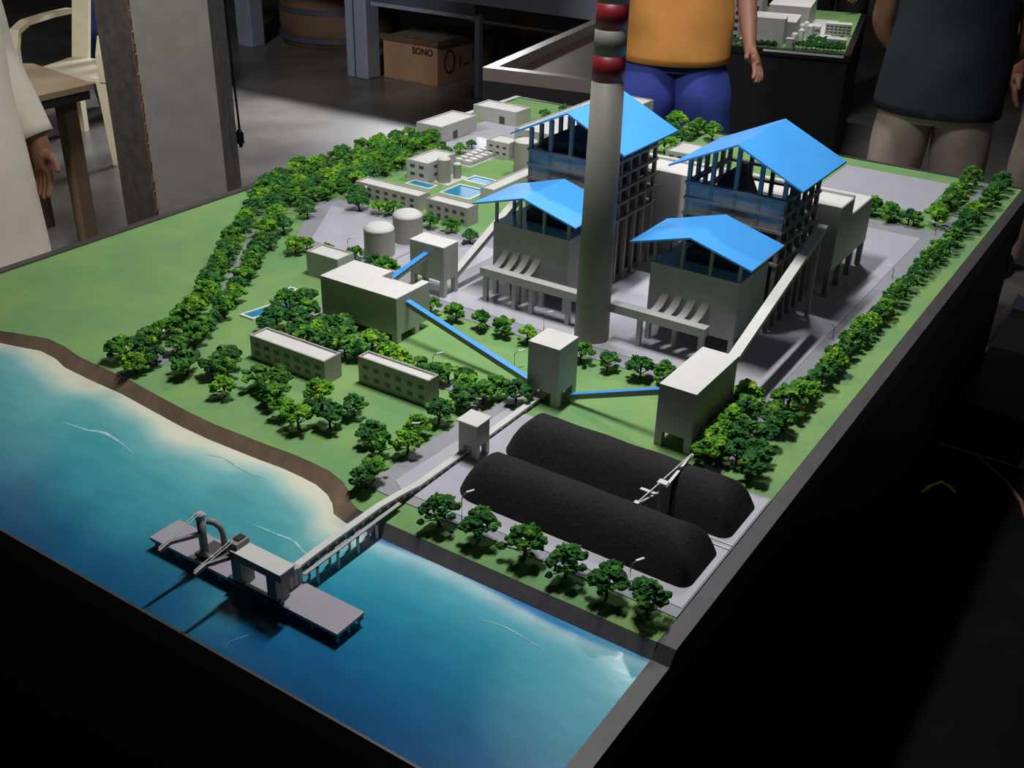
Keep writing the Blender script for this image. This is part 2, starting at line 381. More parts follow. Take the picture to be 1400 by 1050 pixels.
N_ = flat_block('low_shed', 'long low white-roofed shed running behind the left filter house roof', 'building', -1.716, -1.668, 2.462, 2.72, .030)

# coal bunker bay, the stepped block spanning behind both boiler houses
t = thing('bunker_bay', 'long stepped grey bunker bay on stilts behind both boiler houses', 'building', (-1.0, 2.48, 0))
MB().box(-1.33, -.646, 2.352, 2.452, .066, .219).build('front_walls', M_wall, t)
b = MB(); b.box(-1.33, -.646, 2.446, 2.452, .219, .226); b.box(-1.33, -.646, 2.352, 2.354, .219, .2215); b.build('parapet', M_wall, t)
MB().box(-1.33, -.648, 2.354, 2.446, .219, .2205).build('roof', M_roofw, t)
MB().box(-1.33, -.646, 2.452, 2.615, .066, .178).build('rear_walls', M_wall, t)
MB().box(-1.33, -.648, 2.452, 2.612, .178, .1795).build('roof', M_roofw, t)
for x in (-.653, -.80, -.95, -1.10, -1.25):
    for y in (2.358, 2.44, 2.52, 2.607):
        MB().box(x-.006, x+.006, y-.006, y+.006, 0, .066).build('leg', M_frame, t)
MB().box(-1.12, -.89, 2.36, 2.40, 0, .066).build('lower_wall', M_frame, t)

def gable(m_name, root, x0, x1, y0, y1, ze, xr, zr, th=.004):
    lo = []
    b = MB()
    for (xa, za, xb, zb) in ((x0, ze, xr, zr), (xr, zr, x1, ze)):
        b.hexa([(xa,y0,za-th),(xb,y0,zb-th),(xb,y1,zb-th),(xa,y1,za-th)], [(xa,y0,za),(xb,y0,zb),(xb,y1,zb),(xa,y1,za)])
    bmesh.ops.remove_doubles(b.bm, verts=b.bm.verts, dist=1e-6)
    return b.build(m_name, M_blue, root)
def boiler(dx, label, core):
    x0, x1, y0, y1 = -1.310+dx, -1.088+dx, 2.075, 2.300
    t = thing('boiler_house', label, 'building', ((x0+x1)/2, (y0+y1)/2, 0))
    gable('roof', t, -1.343+dx, -1.045+dx, 2.045, 2.311, .340, -1.194+dx, .409)
    zr = lambda x: .336 + (.069)*(1-abs(x-(-1.194+dx))/.149)
    lv = (.165, .203, .236, .270, .304)
    cx = [x0+.004+(x1-x0-.008)*i/4 for i in range(5)]; cy = [y0+.004+(y1-y0-.008)*i/5 for i in range(6)]
    for x in cx:
        for y in cy:
            edge = x in (cx[0], cx[-1]) or y in (cy[0], cy[-1])
            if not edge: continue
            MB().box(x-.0042, x+.0042, y-.0042, y+.0042, 0, zr(x)-.002).build('column', M_frame, t)
    for i, z in enumerate(lv):
        b = MB()
        b.box(x0-.003, x1+.003, y0-.003, y0+.010, z-.006, z); b.box(x0-.003, x1+.003, y1-.010, y1+.003, z-.006, z)
        b.box(x0-.003, x0+.010, y0+.010, y1-.010, z-.006, z); b.box(x1-.010, x1+.003, y0+.010, y1-.010, z-.006, z)
        b.build('floor_slab', M_frame, t)
    MB().box(x0+.025, x1-.025, y0+.02, y1-.012, .0, core).build('boiler_core', mat('boiler_core_card', srgb(78,66,60), .8, noise=.1, nscale=30), t)
    if core < .3:
        MB().hexa([(x0+.012,y0+.05,.21),(x0+.10,y0+.05,.21),(x0+.10,y1-.012,.21),(x0+.012,y1-.012,.21)], [(x0+.045,y0+.09,.305),(x0+.055,y0+.09,.305),(x0+.055,y1-.02,.305),(x0+.045,y1-.02,.305)]).build('coal_hopper', M_dark, t)
    for z0, z1 in ((.272, .296), (.238, .262)):
        for i in range(4):
            MB().box(cx[i]+.0042, cx[i+1]-.0042, y0+.001, y0+.004, z0-.002, z1+.002).build('band_panel', M_band, t)
    MB().box(x0+.004, x1-.004, y0+.012, y0+.016, .05, .236).build('rear_panel', M_dark, t)
    return t
boiler(0, 'open-framed boiler house with blue gable roof, standing right behind the chimney', .325)
boiler(.403, 'open-framed boiler house with blue gable roof to the right, clear of the chimney', .21)
def filterhouse(dx, label):
    x0, x1, y0, y1 = -1.287+dx, -1.089+dx, 1.900, 2.052
    t = thing('filter_house', label, 'building', ((x0+x1)/2, (y0+y1)/2, 0))
    gable('roof', t, -1.329+dx, -1.061+dx, 1.876, 2.050, .220, -1.196+dx, .258)
    MB().box(x0, x1, y0, y1, .050, .178).build('hopper_walls', M_wall, t)
    zr = lambda x: .216 + .038*(1-abs(x-(-1.195+dx))/.134) - .002
    for i in range(4):
        x = x0+.005+(x1-x0-.01)*i/3
        for y in (y0+.005, (y0+y1)/2, y1-.005):
            if y == (y0+y1)/2 and i in (1, 2): continue
            MB().box(x-.005, x+.005, y-.005, y+.005, 0, .050).build('leg', M_wall, t)
            MB().box(x-.003, x+.003, y-.003, y+.003, .178, zr(x)).build('post', M_frame, t)
    MB().box(x0+.055, x1-.03, y0+.05, y1-.03, .178, .205).build('fan_casing', M_dark, t)
    return t
filterhouse(0, 'filter house with blue gable roof, left of the chimney')
filterhouse(.396, 'filter house with blue gable roof, right of the chimney')

# flue ducts from the filter houses into the chimney
def flue(x0, x1, xs, label, legs):
    t = thing('flue_duct', label, 'duct', ((x0+x1)/2, 1.86, 0))
    du = MB().box(x0, x1, 1.848, 1.872, .066, .085).build('duct', M_wall, t)
    for x in xs:
        b = MB(); n = 9
        prev = None
        top = []; 
        for k in range(n):
            u = k/(n-1); y = 1.872 + .0285*u; z = .085 + .036*(u**1.6)
            xx = x + .012*u
            top.append((xx, y, z))
        vs = []
        for (xx, y, z) in top:
            vs.append([b.bm.verts.new(p) for p in ((xx-.0085,y,z),(xx+.0085,y,z),(xx+.0085,y+.004,z-.012),(xx-.0085,y+.004,z-.012))])
        for a, c in zip(vs, vs[1:]):
            for q in range(4): b.bm.faces.new((a[q], a[(q+1) % 4], c[(q+1) % 4], c[q]))
        b.bm.faces.new(vs[0]); b.bm.faces.new(vs[-1][::-1])
        b.build('chute', M_wall, du)
    for x in legs: MB().box(x-.005, x+.005, 1.855, 1.865, 0, .066).build('leg', M_wall, t)
flue(-1.287, -1.018, (-1.262, -1.234, -1.206, -1.178), 'grey flue duct with four chutes, left of the chimney', (-1.278, -1.20, -1.155, -1.06))
flue(-.953, -.735, (-.862, -.832, -.802, -.772), 'grey flue duct with four chutes, right of the chimney', (-.885,-.745))

# chimney
t = thing('chimney', 'tall tapering grey chimney with red bands near the top', 'chimney', (-.985, 1.835, 0))
RC = lambda z: .0375 - .0075*z/.7
def seg(name, m, z0, z1): return MB().lathe(-.985, 1.835, [(RC(z0), z0), (RC(z0+(z1-z0)*.5), z0+(z1-z0)*.5), (RC(z1), z1)], 48).build(name, m, t, smooth=False)
def smooth_sides(o):
    for p in o.data.polygons: p.use_smooth = len(p.vertices) == 4
for o in (seg('shaft', M_chim, .002, .546), seg('red_band', M_red, .546, .594), seg('white_band', M_chim, .594, .641),
          seg('red_band', M_red, .641, .688), seg('white_band', M_chim, .688, .735), seg('red_band', M_red, .735, .790)): smooth_sides(o)
MB().lathe(-.985, 1.835, [(.043, 0), (.043, .003)], 48).build('base_ring', M_roofw, t)
MB().lathe(-.985, 1.835, [(.0305, .790), (.0305, .797), (.026, .797)], 48).build('rim', M_chim, t)

# ------------------------------------------------------------------ conveyors
def gallery(name, label, p, q, w, h, m_top, m_side, posts=(), cat='conveyor'):
    p = Vector(p); q = Vector(q)
    t = thing(name, label, cat, (p.x, p.y, 0))
    MB().beam(p-Vector((0,0,.002)), q-Vector((0,0,.002)), w*.9, h).build('gallery_box', m_side, t)
    MB().beam(p, q, w, .002).build('cover', m_top, t)
    for u in posts:
        c = p.lerp(q, u)
        MB().box(c.x-.004, c.x+.004, c.y-.004, c.y+.004, 0, c.z-h-.001).build('leg', m_side, t)
    return t
gallery('blue_conveyor', 'long blue-topped conveyor sloping from the crusher house down to the transfer tower', (-1.299,1.603,.088), (-.952,1.560,.022), .013, .010, M_bluec, M_frame)
t = gallery('blue_conveyor', 'blue-topped conveyor rising from the transfer tower to the transfer house', (-.884,1.566,.016), (-.677,1.560,.098), .012, .009, M_bluec, M_frame)
gallery('blue_conveyor', 'short blue-topped conveyor rising from behind the crusher house into the junction tower', (-1.425,1.677,.070), (-1.41,1.811,.104), .014, .010, M_bluec, M_frame)
gallery('coal_gallery', 'white enclosed gallery climbing beside the right boiler house', (-.615,1.702,.123), (-.648,2.24,.214), .021, .012, M_roofw, M_wall, (.97,))
gallery('coal_gallery', 'pale enclosed gallery climbing beside the left filter house to the left boiler house', (-1.372,1.862,.045), (-1.328,2.24,.262), .019, .012, M_roofw, M_wall, (.4,.7,.98))
# ground conveyor from the jetty to the transfer tower
t = thing('jetty_conveyor', 'long pale belt conveyor on trestles from the jetty across the shore to the transfer tower', 'conveyor', (-.92, 1.05, WZ))
prof = [(.868, .0255), (.95, .027), (1.06, .026), (1.115, .020), (1.16, .013), (1.28, .011), (1.56, .011)]
for (a, za), (c, zc) in zip(prof, prof[1:]):
    MB().beam((-.928,a,za), (-.928,c,zc), .0125, .004).build('belt_cover', M_roofw, t)
    MB().beam((-.928,a,za-.004), (-.928,c,zc-.004), .010, min(.0105, zc-.0055)).build('side_girder', M_dkside, t)
for k in range(34):
    y = .875 + k*.0202
    if y > 1.555: break
    z = next(za+(zc-za)*(y-a)/(c-a) for (a, za), (c, zc) in zip(prof, prof[1:]) if a <= y <= c)
    MB().box(-.9236, -.9222, y-.0025, y+.0025, z-.0100, z-.0042).build('girder_rib', M_wall, t)
MB().box(-.9215, -.914, .878, 1.10, .0105, .0125).build('walkway', M_wall, t)
for y in (.905, .95, .995, 1.04):
    MB().box(-.936, -.914, y-.002, y+.002, .0065, .0105).build('trestle_cap', M_dkside, t)
    for x in (-.934, -.9165): MB().tube([(x,y,WZ), (x,y,.0065)], .0024, 8).build('pile', M_roofw, t)

# ------------------------------------------------------------------ jetty
t = thing('jetty', 'grey rectangular unloading jetty standing on piles in the painted sea', 'jetty', (-.99, .848, WZ))
dk = MB().box(-1.184, -.802, .820, .877, -.006, -.001).build('deck', M_deck, t)
for i in range(9):
    x = -1.178 + i*.0463
    for y in (.826, .848, .871): MB().tube([(x,y,WZ), (x,y,-.006)], .0024, 8).build('pile', M_roofw, t)
for y in (.826, .871): MB().box(-1.184, -.802, y-.003, y+.003, -.011, -.006).build('edge_beam', M_dkside, dk)
Z0 = -.001
def loader_boom(t, bx, y0, y1, z0, zt, ztop):
    MB().hexa([(bx-.004,y0,z0-.006),(bx+.004,y0,z0-.006),(bx+.004,y0,z0),(bx-.004,y0,z0)],
              [(bx-.003,y1+.02,zt-.001),(bx+.003,y1+.02,zt-.001),(bx+.003,y1+.02,zt+.004),(bx-.003,y1+.02,zt+.004)]).build('boom', M_frame, t)
    MB().hexa([(bx-.003,y1+.02,zt-.001),(bx+.003,y1+.02,zt-.001),(bx+.003,y1+.02,zt+.004),(bx-.003,y1+.02,zt+.004)],
              [(bx-.003,y1,zt-.004),(bx+.003,y1,zt-.004),(bx+.003,y1,zt),(bx-.003,y1,zt)]).build('boom_tip', M_wall, t)
    for s in (-.0025, .0025): MB().tube([(bx+s,y0+.002,ztop), (bx+s,y1+.002,zt+.002)], .0007, 6).build('tie_rod', M_white, t)
t = thing('pipe_unloader', 'ship unloader with a round mast and bent pipe at the left end of the jetty', 'crane', (-1.081, .838, Z0))
MB().tube([(-1.081,.838,Z0+.004),(-1.081,.838,.068)], .0062, 20).build('mast', M_frame, t, smooth=True)
MB().lathe(-1.081, .838, [(.0075,.066),(.0075,.074),(.004,.077)], 20).build('mast_cap', M_wall, t)
MB().tube([(-1.078,.846,.058),(-1.070,.853,.055),(-1.063,.858,.046),(-1.061,.860,.034),(-1.061,.860,.015),(-1.061,.860,Z0)], .0048, 16).build('bent_pipe', M_frame, t, smooth=True)
MB().box(-1.094, -1.050, .830, .868, Z0, Z0+.004).build('bogie', M_dkside, t)
MB().tube([(-1.081,.83,.006),(-1.072,.832,.008),(-1.058,.834,.006)], .004, 12).build('drive_drum', M_wall, t)
MB().box(-1.098, -1.087, .84, .856, .058, .060).build('service_platform', M_wall, t)
loader_boom(t, -1.081, .832, .760, .044, .056, .076)
t = thing('gantry_unloader', 'boxy portal ship unloader with a flat roof, beside the conveyor end of the jetty', 'crane', (-.955, .830, Z0))
MB().box(-.991, -.897, .815, .842, .045, .060).build('machinery_house', M_frame, t)
MB().box(-.993, -.895, .812, .842, .060, .062).build('roof', M_roofw, t)
MB().box(-1.003, -.984, .818, .842, .050, .071).build('operator_cab', M_frame, t)
MB().box(-.999, -.988, .826, .840, .071, .0735).build('winch', M_win, t)
for x0, x1 in ((-.999, -.980), (-.929, -.911)):
    MB().box(x0, x1, .817, .842, Z0, .047).build('portal_leg', M_frame, t)
MB().box(-1.010, -.904, .817, .824, Z0, Z0+.006).build('bogie', M_dkside, t)
loader_boom(t, -.996, .818, .750, .050, .060, .072)
b = MB()
for k in range(4): b.box(-.936, -.918, .842+.009*k, .849+.009*k, Z0+.001, .034-.0022*k)
b.build('conveyor_chute', M_wall, t)

# ------------------------------------------------------------------ coal piles
def coal(label, x0, x1, y0, y1, h, seed):
    rr = random.Random(seed); bm = bmesh.new(); nx, ny = 150, 60
    ph = [rr.uniform(0, 6) for _ in range(8)]; g = []
    for j in range(ny+1):
        row = []
        for i in range(nx+1):
            u = i/nx; v = j/ny; x = x0+(x1-x0)*u; y = y0+(y1-y0)*v
            dx = min(x-x0, x1-x); dy = min(y-y0, y1-y); R = .046 if x < (x0+x1)/2 else .020
            # rounded stadium footprint
            if dx < R and dy < R:
                d = R - math.hypot(R-dx, R-dy)
            else: d = min(dx, dy)
            d = max(d, 0)
            k = min(1, d/((y1-y0)*.5)); hh = h*(1-(1-k)**2.3)
            hh += (.0009*math.sin(x*60+ph[0])*math.sin(y*80+ph[1]) + rr.uniform(-.0006,.0006))*(1 if d > .004 else 0)
            xx, yy = x, y
            if d == 0:
                cx = x0+R if x < x0+R else x1-R; cy = y0+R if y < y0+R else y1-R
                if dx < R and dy < R:
                    l = math.hypot(x-cx, y-cy); xx = cx+(x-cx)*R/max(l,1e-6); yy = cy+(y-cy)*R/max(l,1e-6)
            row.append(bm.verts.new((xx, yy, .0022+hh)))
        g.append(row)
    for j in range(ny):
        for i in range(nx):
            try: bm.faces.new((g[j][i], g[j][i+1], g[j+1][i+1], g[j+1][i]))
            except ValueError: pass
    m = MB(); m.bm.free(); m.bm = bm
    o = m.build('coal_pile', M_coal, None, smooth=True)
    return tag(o, label, 'coal pile')
coal('front black coal pile, beside the row of trees on the embankment', -.878, -.447, 1.178, 1.298, .062, 3)
coal('rear black coal pile, beside the lawn under the blue conveyor', -.885, -.447, 1.325, 1.449, .064, 5)
t = thing('stacker', 'thin white stacker crane standing between the two coal piles', 'crane', (-.563, 1.312, .0022))
MB().box(-.575, -.551, 1.303, 1.321, .0022, .010).build('bogie', M_frame, t)
MB().tube([(-.563,1.312,.010),(-.563,1.312,.075)], .003, 8).build('mast', M_frame, t)
MB().beam((-.563,1.330,.058), (-.560,1.42,.073), .005, .003).build('boom', M_white, t)
MB().beam((-.563,1.306,.060), (-.575,1.256,.061), .003, .002).build('counter_boom', M_white, t)
for a, c in (((-.563,1.318,.077),(-.560,1.418,.075)), ((-.563,1.308,.077),(-.575,1.258,.063))):
    MB().tube([a, c], .0012, 6).build('tie_rod', M_white, t)
MB().box(-.568, -.552, 1.306, 1.318, .074, .077).build('head_frame', M_white, t)
MB().box(-.580, -.572, 1.252, 1.260, .058, .064).build('counterweight', M_white, t)
MB().box(-.586, -.560, 1.284, 1.290, .066, .069).build('service_platform', M_white, t)
for y in (1.308, 1.315):
    pass
t = thing('stacker_track', 'pair of thin white rails laid between the two coal piles', 'rail track', (-.66, 1.312, .0022))
for y in (1.306, 1.318): MB().box(-.88, -.437, y-.0012, y+.0012, .0022, .0042).build('rail', M_white, t)

# ------------------------------------------------------------------ tanks
def tank(name, label, x, y, r, h, dome, group=None, pad=False):
    t = thing(name, label, 'tank', (x, y, .002), group)
    MB().lathe(x, y, [(r, .002), (r, h)], 40).build('shell', M_stack, t, smooth=False)
    o = MB().lathe(x, y, [(r*1.01, h), (r*.97, h+dome*.35), (r*.75, h+dome*.72), (r*.4, h+dome*.94), (r*.06, h+dome)], 40).build('domed_top', M_roofw, t, smooth=True)
    smooth_sides(t.children[0])
    return t
tank('storage_tank', 'round pale storage tank nearer the crusher house, front of the pair', -1.652, 1.932, .0385, .069, .017)
tank('storage_tank', 'round pale storage tank behind its twin, nearer the pools', -1.654, 2.048, .0385, .071, .017)
tag(MB().poly([(-1.70,1.885),(-1.60,1.885),(-1.60,2.10),(-1.70,2.10)], .0021, .006).build('tank_plinth', M_plaza), 'low pale plinth under the two storage tanks', 'plinth')
tank('water_tank', 'taller of the twin white water tanks beside the water treatment house', -1.880, 2.507, .0200, .070, .010)
tank('water_tank', 'shorter of the twin white water tanks beside the water treatment house', -1.872, 2.562, .0125, .044, .006)
tag(MB().box(-1.905, -1.848, 2.482, 2.585, 0, .003).build('tank_plinth', M_roofw), 'small white plinth under the twin water tanks', 'plinth')
tank('silo', 'large round white silo left of the chimney-side boiler house', -1.738, 2.735, .036, .100, .008)

# ------------------------------------------------------------------ pools and basins
def pool(label, pts, name='pool', frame=.006):
    cx = sum(p[0] for p in pts)/len(pts); cy = sum(p[1] for p in pts)/len(pts)
    t = thing(name, label, 'pool', (cx, cy, 0))
    inn = [(cx+(x-cx)*(1-frame/max(abs(x-cx), frame*1.2)), cy+(y-cy)*(1-frame/max(abs(y-cy), frame*1.2))) for x, y in pts]
    b = MB(); n = len(pts)
    for i in range(n):
        j = (i+1) % n
        b.poly([pts[i], pts[j], inn[j], inn[i]], 0, .004)
    b.build('rim', M_white, t)
    MB().poly(inn, 0, .0022).build('water', M_pool, t)
rect = lambda x0, x1, y0, y1: [(x0,y0),(x1,y0),(x1,y1),(x0,y1)]
pool('narrow blue pool behind the long low workshop', rect(-1.962, -1.872, 2.420, 2.466))
pool('largest blue pool, behind the two-storey workshop', rect(-1.830, -1.722, 2.414, 2.517))
pool('blue pool with white rim farthest back, below the grass square', rect(-1.843, -1.756, 2.552, 2.613))
pool('long blue pool among the trees left of the crusher house', [(-1.668,1.470),(-1.625,1.470),(-1.600,1.585),(-1.645,1.585)])
pool('tiny blue pool with white rim on the left lawn', rect(-1.686, -1.662, 1.612, 1.650), frame=.005)

# rows of small white cooler units
k = 0
for i in range(7):
    for s in range(2):
        x = -1.962 + .036*s; y = 2.694 + i*.0285
        t = thing('cooler_unit', 'small white cooler box in the twin rows beside the grass square', 'cooler', (x, y, 0), 'cooler units in twin rows')
        MB().box(x-.016, x+.016, y-.010, y+.010, 0, .014).build('casing', M_wall, t)
        MB().box(x-.011, x+.011, y-.006, y+.006, .014, .0165).build('top_panel', M_white, t)
tag(MB().poly(rect(-1.985, -1.905, 2.676, 2.885), .0, .0016).build('cooler_plinth', M_roofw), 'pale plinth under the twin rows of white cooler boxes', 'plinth')

# ------------------------------------------------------------------ street lamps
M_lampw = mat('lamp_head_white', srgb(235,235,235), .35)
M_pole = mat('lamp_pole_grey', srgb(120,122,124), .4, metal=.5)
def street_lamp(x, y, h, ang, label, group=None):
    t = thing('street_lamp', label, 'street lamp', (x, y, 0), group)
    dx, dy = math.cos(ang)*.011, math.sin(ang)*.011
    MB().tube([(x,y,0),(x,y,h*.82),(x+dx*.3,y+dy*.3,h*.94),(x+dx,y+dy,h)], [.0011,.0010,.0009,.0008], 8).build('pole', M_pole, t); pl = t.children[0]
    MB().beam((x+dx*.7,y+dy*.7,h+.001), (x+dx*1.9,y+dy*1.9,h+.002), .0034, .0016).build('lamp_head', M_lampw, pl)
AV = 'avenue lamps'
for x, y, h, a, l, g in (
    (-.816,1.129,.055,1.0,'street lamp between the first two trees of the embankment row',None),
    (-.52,1.135,.050,1.0,'street lamp between the last two trees of the embankment row',None),
    (-1.085,1.802,.044,.9,'street lamp in front of the left flue duct',None),
    (-1.043,1.623,.036,.9,'street lamp left of the transfer tower',None),
    (-1.168,1.516,.036,.9,'street lamp among the trees behind the shorter office block',None),
    (-1.491,1.506,.036,.9,'street lamp among the trees between the office blocks and the crusher house',None),
    (-1.43,1.790,.037,.9,'street lamp beside the junction tower',None),
    (-1.743,1.916,.030,.9,'street lamp left of the storage tanks',None),
    (-1.908,2.190,.057,2.6,'street lamp in front of the long low workshop',None),
    (-.560,2.149,.030,2.6,'street lamp on the kerb of the right-hand avenue',AV),
    (-.552,2.566,.030,2.6,'street lamp on the kerb of the right-hand avenue',AV),
    (-.548,2.954,.034,2.6,'street lamp on the kerb of the right-hand avenue',AV),
    (-.545,3.373,.034,2.6,'street lamp on the kerb of the right-hand avenue',AV),
    (-.556,1.725,.034,2.6,'street lamp on the kerb of the right-hand avenue',AV),
    (-1.016,1.246,.057,.6,'street lamp among the trees left of the small tower',None),
    (-1.452,3.233,.088,.9,'tall street lamp beside the tiny gatehouse',None),
    (-2.253,2.33,.043,.9,'street lamp at the edge of the board above the left tree belt',None),
    (-1.676,1.275,.030,2.6,'street lamp near the lower end of the shore road',None),
    (-1.812,1.535,.034,2.6,'street lamp halfway up the shore road',None)):
    street_lamp(x, y, h, a, l, g)
tag(MB().box(-2.283, -2.268, 2.30, 2.385, 0, .006).build('gate_wall', M_white), 'low white wall at the left board edge above the tree belt', 'wall')

# ------------------------------------------------------------------ trees
from mathutils import noise as mnoise
def tree_meshes(seed, flat, nclump, m):
    rr = random.Random(seed); bm = bmesh.new()
    cl = []
    def clump(cx, cy, cz, cr):
        cl.append((cx, cy, cz))
        mm = Matrix.Translation((cx, cy, cz)) @ Matrix.Rotation(rr.uniform(0,6), 4, 'Z') @ Matrix.Diagonal((cr, cr, cr*.78, 1))
        r_ = bmesh.ops.create_icosphere(bm, subdivisions=3, radius=1, matrix=mm)
        c0 = Vector((cx, cy, cz))
        for v in r_['verts']:
            d = v.co - c0
            n = mnoise.noise(v.co*11.0 + Vector((seed,0,0)))*.55 + mnoise.noise(v.co*27.0)*.35
            v.co = c0 + d*(1 + n + rr.uniform(-.10, .10))
    for k in range(nclump):
        a = k*2.399 + rr.uniform(-.5,.5); q = math.sqrt((k+.4)/nclump)*rr.uniform(.85,1.12)
        clump(.42*q*math.cos(a), .42*q*math.sin(a), .70 + flat*(1-q*q)*.6 - .12*q + rr.uniform(-.09,.09), rr.uniform(.10,.19))
    for k in range(4):
        a = rr.uniform(0, 6.28); q = rr.uniform(.34, .56)
        clump(q*math.cos(a), q*math.sin(a), rr.uniform(.36,.56), rr.uniform(.08,.13))
    me = bpy.data.meshes.new('crown'); bm.to_mesh(me); bm.free(); me.materials.append(m)
    b = MB(); b.tube([(0,0,0),(.015,.01,.25),(0,.02,.45),(0,0,.66)], [.045,.035,.03,.015], 7)
    for c in cl[:4] + cl[-4:]:
        b.tube([(.01,.015,.25),(c[0]*.5,c[1]*.5,(c[2]+.25)*.5),(c[0]*.9,c[1]*.9,c[2]-.03)], [.022,.016,.008], 5)
    bmesh.ops.recalc_face_normals(b.bm, faces=b.bm.faces)
    mt = bpy.data.meshes.new('trunk'); b.bm.to_mesh(mt); b.bm.free(); mt.materials.append(M_trunk)
    return me, mt
VAR = [tree_meshes(100+i, (.30,.22,.36)[i % 3], (17,20,14)[i % 3], M_leafs[(0,1,0,2,1,0,1,2)[i]]) for i in range(8)]
def tree(x, y, h, label, group=None, wide=1., var=None):
    if not (BX0+.004 < x < BX1-.004 and y < BY1-.01): return
    v = VAR[rnd.randrange(8) if var is None else var]
    t = thing('model_tree', label, 'tree', (x, y, .0005), group, rnd.uniform(0, 6.28))
    t.scale = (h*wide*1.1, h*wide*1.1, h*1.04)
    for nm, me in (('crown', v[0]), ('trunk', v[1])):
        o = bpy.data.objects.new(nm, me); C.objects.link(o); o.parent = t
front = [(-.837,1.098),(-.766,1.106),(-.684,1.107),(-.608,1.103),(-.539,1.103),(-.473,1.101)]
FRL = ['first tree of the embankment row, next to the jetty conveyor', 'second tree from the conveyor in the embankment row, just right of a lamp',
       'third tree from the conveyor in the embankment row', 'fourth tree from the conveyor in the embankment row',
       'fifth tree from the conveyor in the embankment row, left of a lamp', 'last tree of the embankment row, at the right edge of the board']
for i, (x, y) in enumerate(front): tree(x, y, .055, FRL[i], None, 1.0, (1,4,0,1,4,1)[i])
def grove(pts, h, label, group, wide=1.05, jit=.0):
    for x, y in pts: tree(x+rnd.uniform(-jit,jit), y+rnd.uniform(-jit,jit), h*rnd.uniform(.86,1.14), label, group, wide)
grove([(-1.396,1.255),(-1.346,1.267),(-1.314,1.225),(-1.271,1.201),(-1.221,1.187),(-1.257,1.281),(-1.180,1.225),(-1.172,1.283),(-1.086,1.229),(-1.043,1.205),(-1.004,1.139),(-1.000,1.122-.008),(-1.36,1.25)],
      .047, 'small green tree on the lawn between the office blocks and the beach', 'lawn trees before the offices', 1.0)
grove([(-1.419,1.194),(-1.493,1.233),(-1.498,1.276),(-1.545,1.215),(-1.47,1.250)], .045, 'small green tree in the loose cluster right of the shore road end', 'cluster by the shore road end', 1.05)
grove([(-1.010,1.236),(-1.034,1.295),(-1.03,1.353),(-1.051,1.467),(-1.007,1.46),(-1.031,1.421),(-1.008,1.50),(-.958,1.500)], .048, 'green tree along the paved yard left of the small tower', 'trees by the coal yard road', 1.0)
grove([(-1.142,1.487),(-1.18,1.483),(-1.108,1.489),(-1.075,1.495)], .042, 'green tree in the hedge row behind the shorter office block', 'trees behind the shorter office block')
grove([(-1.579,1.594),(-1.528,1.540),(-1.594,1.543),(-1.563,1.479),(-1.551,1.437),(-1.491,1.468),(-1.442,1.478),(-1.432,1.437),(-1.39,1.455),(-1.38,1.495),(-1.346,1.454),(-1.315,1.464),(-1.312,1.50),(-1.262,1.491),(-1.46,1.515),(-1.41,1.52),(-1.225,1.47),(-1.52,1.50)],
      .046, 'green tree in the hedge between the longer office block and the crusher house', 'trees before the crusher house')
PL = [(-1.334,1.727),(-1.269,1.732),(-1.199,1.728),(-1.138,1.732),(-1.08,1.730),(-.942,1.718),(-.883,1.722),(-.81,1.727),(-.758,1.727)]
grove(PL[:5], .046, 'round tree in the spaced row along the road before the left filter house', 'row before the left filter house', .95)
grove(PL[5:], .046, 'round tree in the spaced row between the chimney and the transfer house', 'row before the right filter house', .95)
grove([(-1.595,1.845),(-1.551,1.835),(-1.666,1.855),(-1.735,1.83),(-1.813,1.841),(-1.826,1.813)], .040, 'small tree in the group around the low pump house', 'trees around the pump house')
grove([(-1.848,2.165),(-1.809,2.180),(-1.672,2.165),(-1.61,2.177),(-1.519,2.135),(-1.909,2.153)], .042, 'small tree in the row before the two workshops', 'trees before the workshops')
grove([(-2.089,2.77),(-2.02,2.70),(-2.02,2.78),(-2.02,2.845),(-2.159,2.747),(-2.088,2.72)], .036, 'small tree around the cooler boxes near the far storehouses', 'trees round the cooler boxes')
grove([(-2.03,3.311),(-2.026,3.44),(-1.95,3.40)], .04, 'small tree at the back edge behind the far storehouse', 'trees behind the far storehouse')
grove([(-1.59,3.50),(-1.503,3.49),(-1.585,3.44),(-1.489,3.33),(-1.49,3.20),(-1.50,3.42),(-1.43,3.45),(-1.55,3.36)], .058, 'tree in the thick clump behind the tiny gatehouse', 'clump behind the gatehouse')
grove([(-.593,1.739),(-.581,1.687),(-.58,1.631),(-.581,1.595),(-.576,1.555),(-.569,1.518),(-.529,1.547),(-.537,1.614),(-.512,1.629),(-.503,1.566),(-.488,1.524),(-.526,1.71),(-.518,1.764),(-.502,1.690)],
      .050, 'tree in the dense double row beside the transfer house', 'double row beside the transfer house')
grove([(-.512,1.806),(-.516,1.870),(-.500,1.840),(-.508,1.951),(-.512,2.020),(-.510,2.1),(-.508,2.183),(-.506,2.273),(-.505,2.352),(-.506,2.458),(-.503,2.572),(-.502,2.688),(-.503,2.783),(-.492,2.895),(-.480,2.830),(-.492,2.74),(-.497,2.63),(-.500,2.51),(-.500,2.40),(-.500,2.31),(-.502,2.23),(-.503,2.14),(-.503,2.06),(-.502,1.985),(-.503,1.91)],
      .047, 'tree in the single long row between the right avenue and the board edge', 'single row along the right avenue', .86)
grove([(-.568,3.03),(-.576,3.103),(-.570,3.165),(-.572,3.221),(-.574,3.285),(-.577,3.345),(-.575,3.41),(-.575,3.475),(-.490,3.492),(-.490,3.42),(-.490,3.35),(-.485,3.29),(-.487,3.21),(-.490,3.13),(-.492,3.05),(-.492,2.986)],
      .052, 'tree in the double row at the far right corner of the board', 'double row at the far right corner', .95)
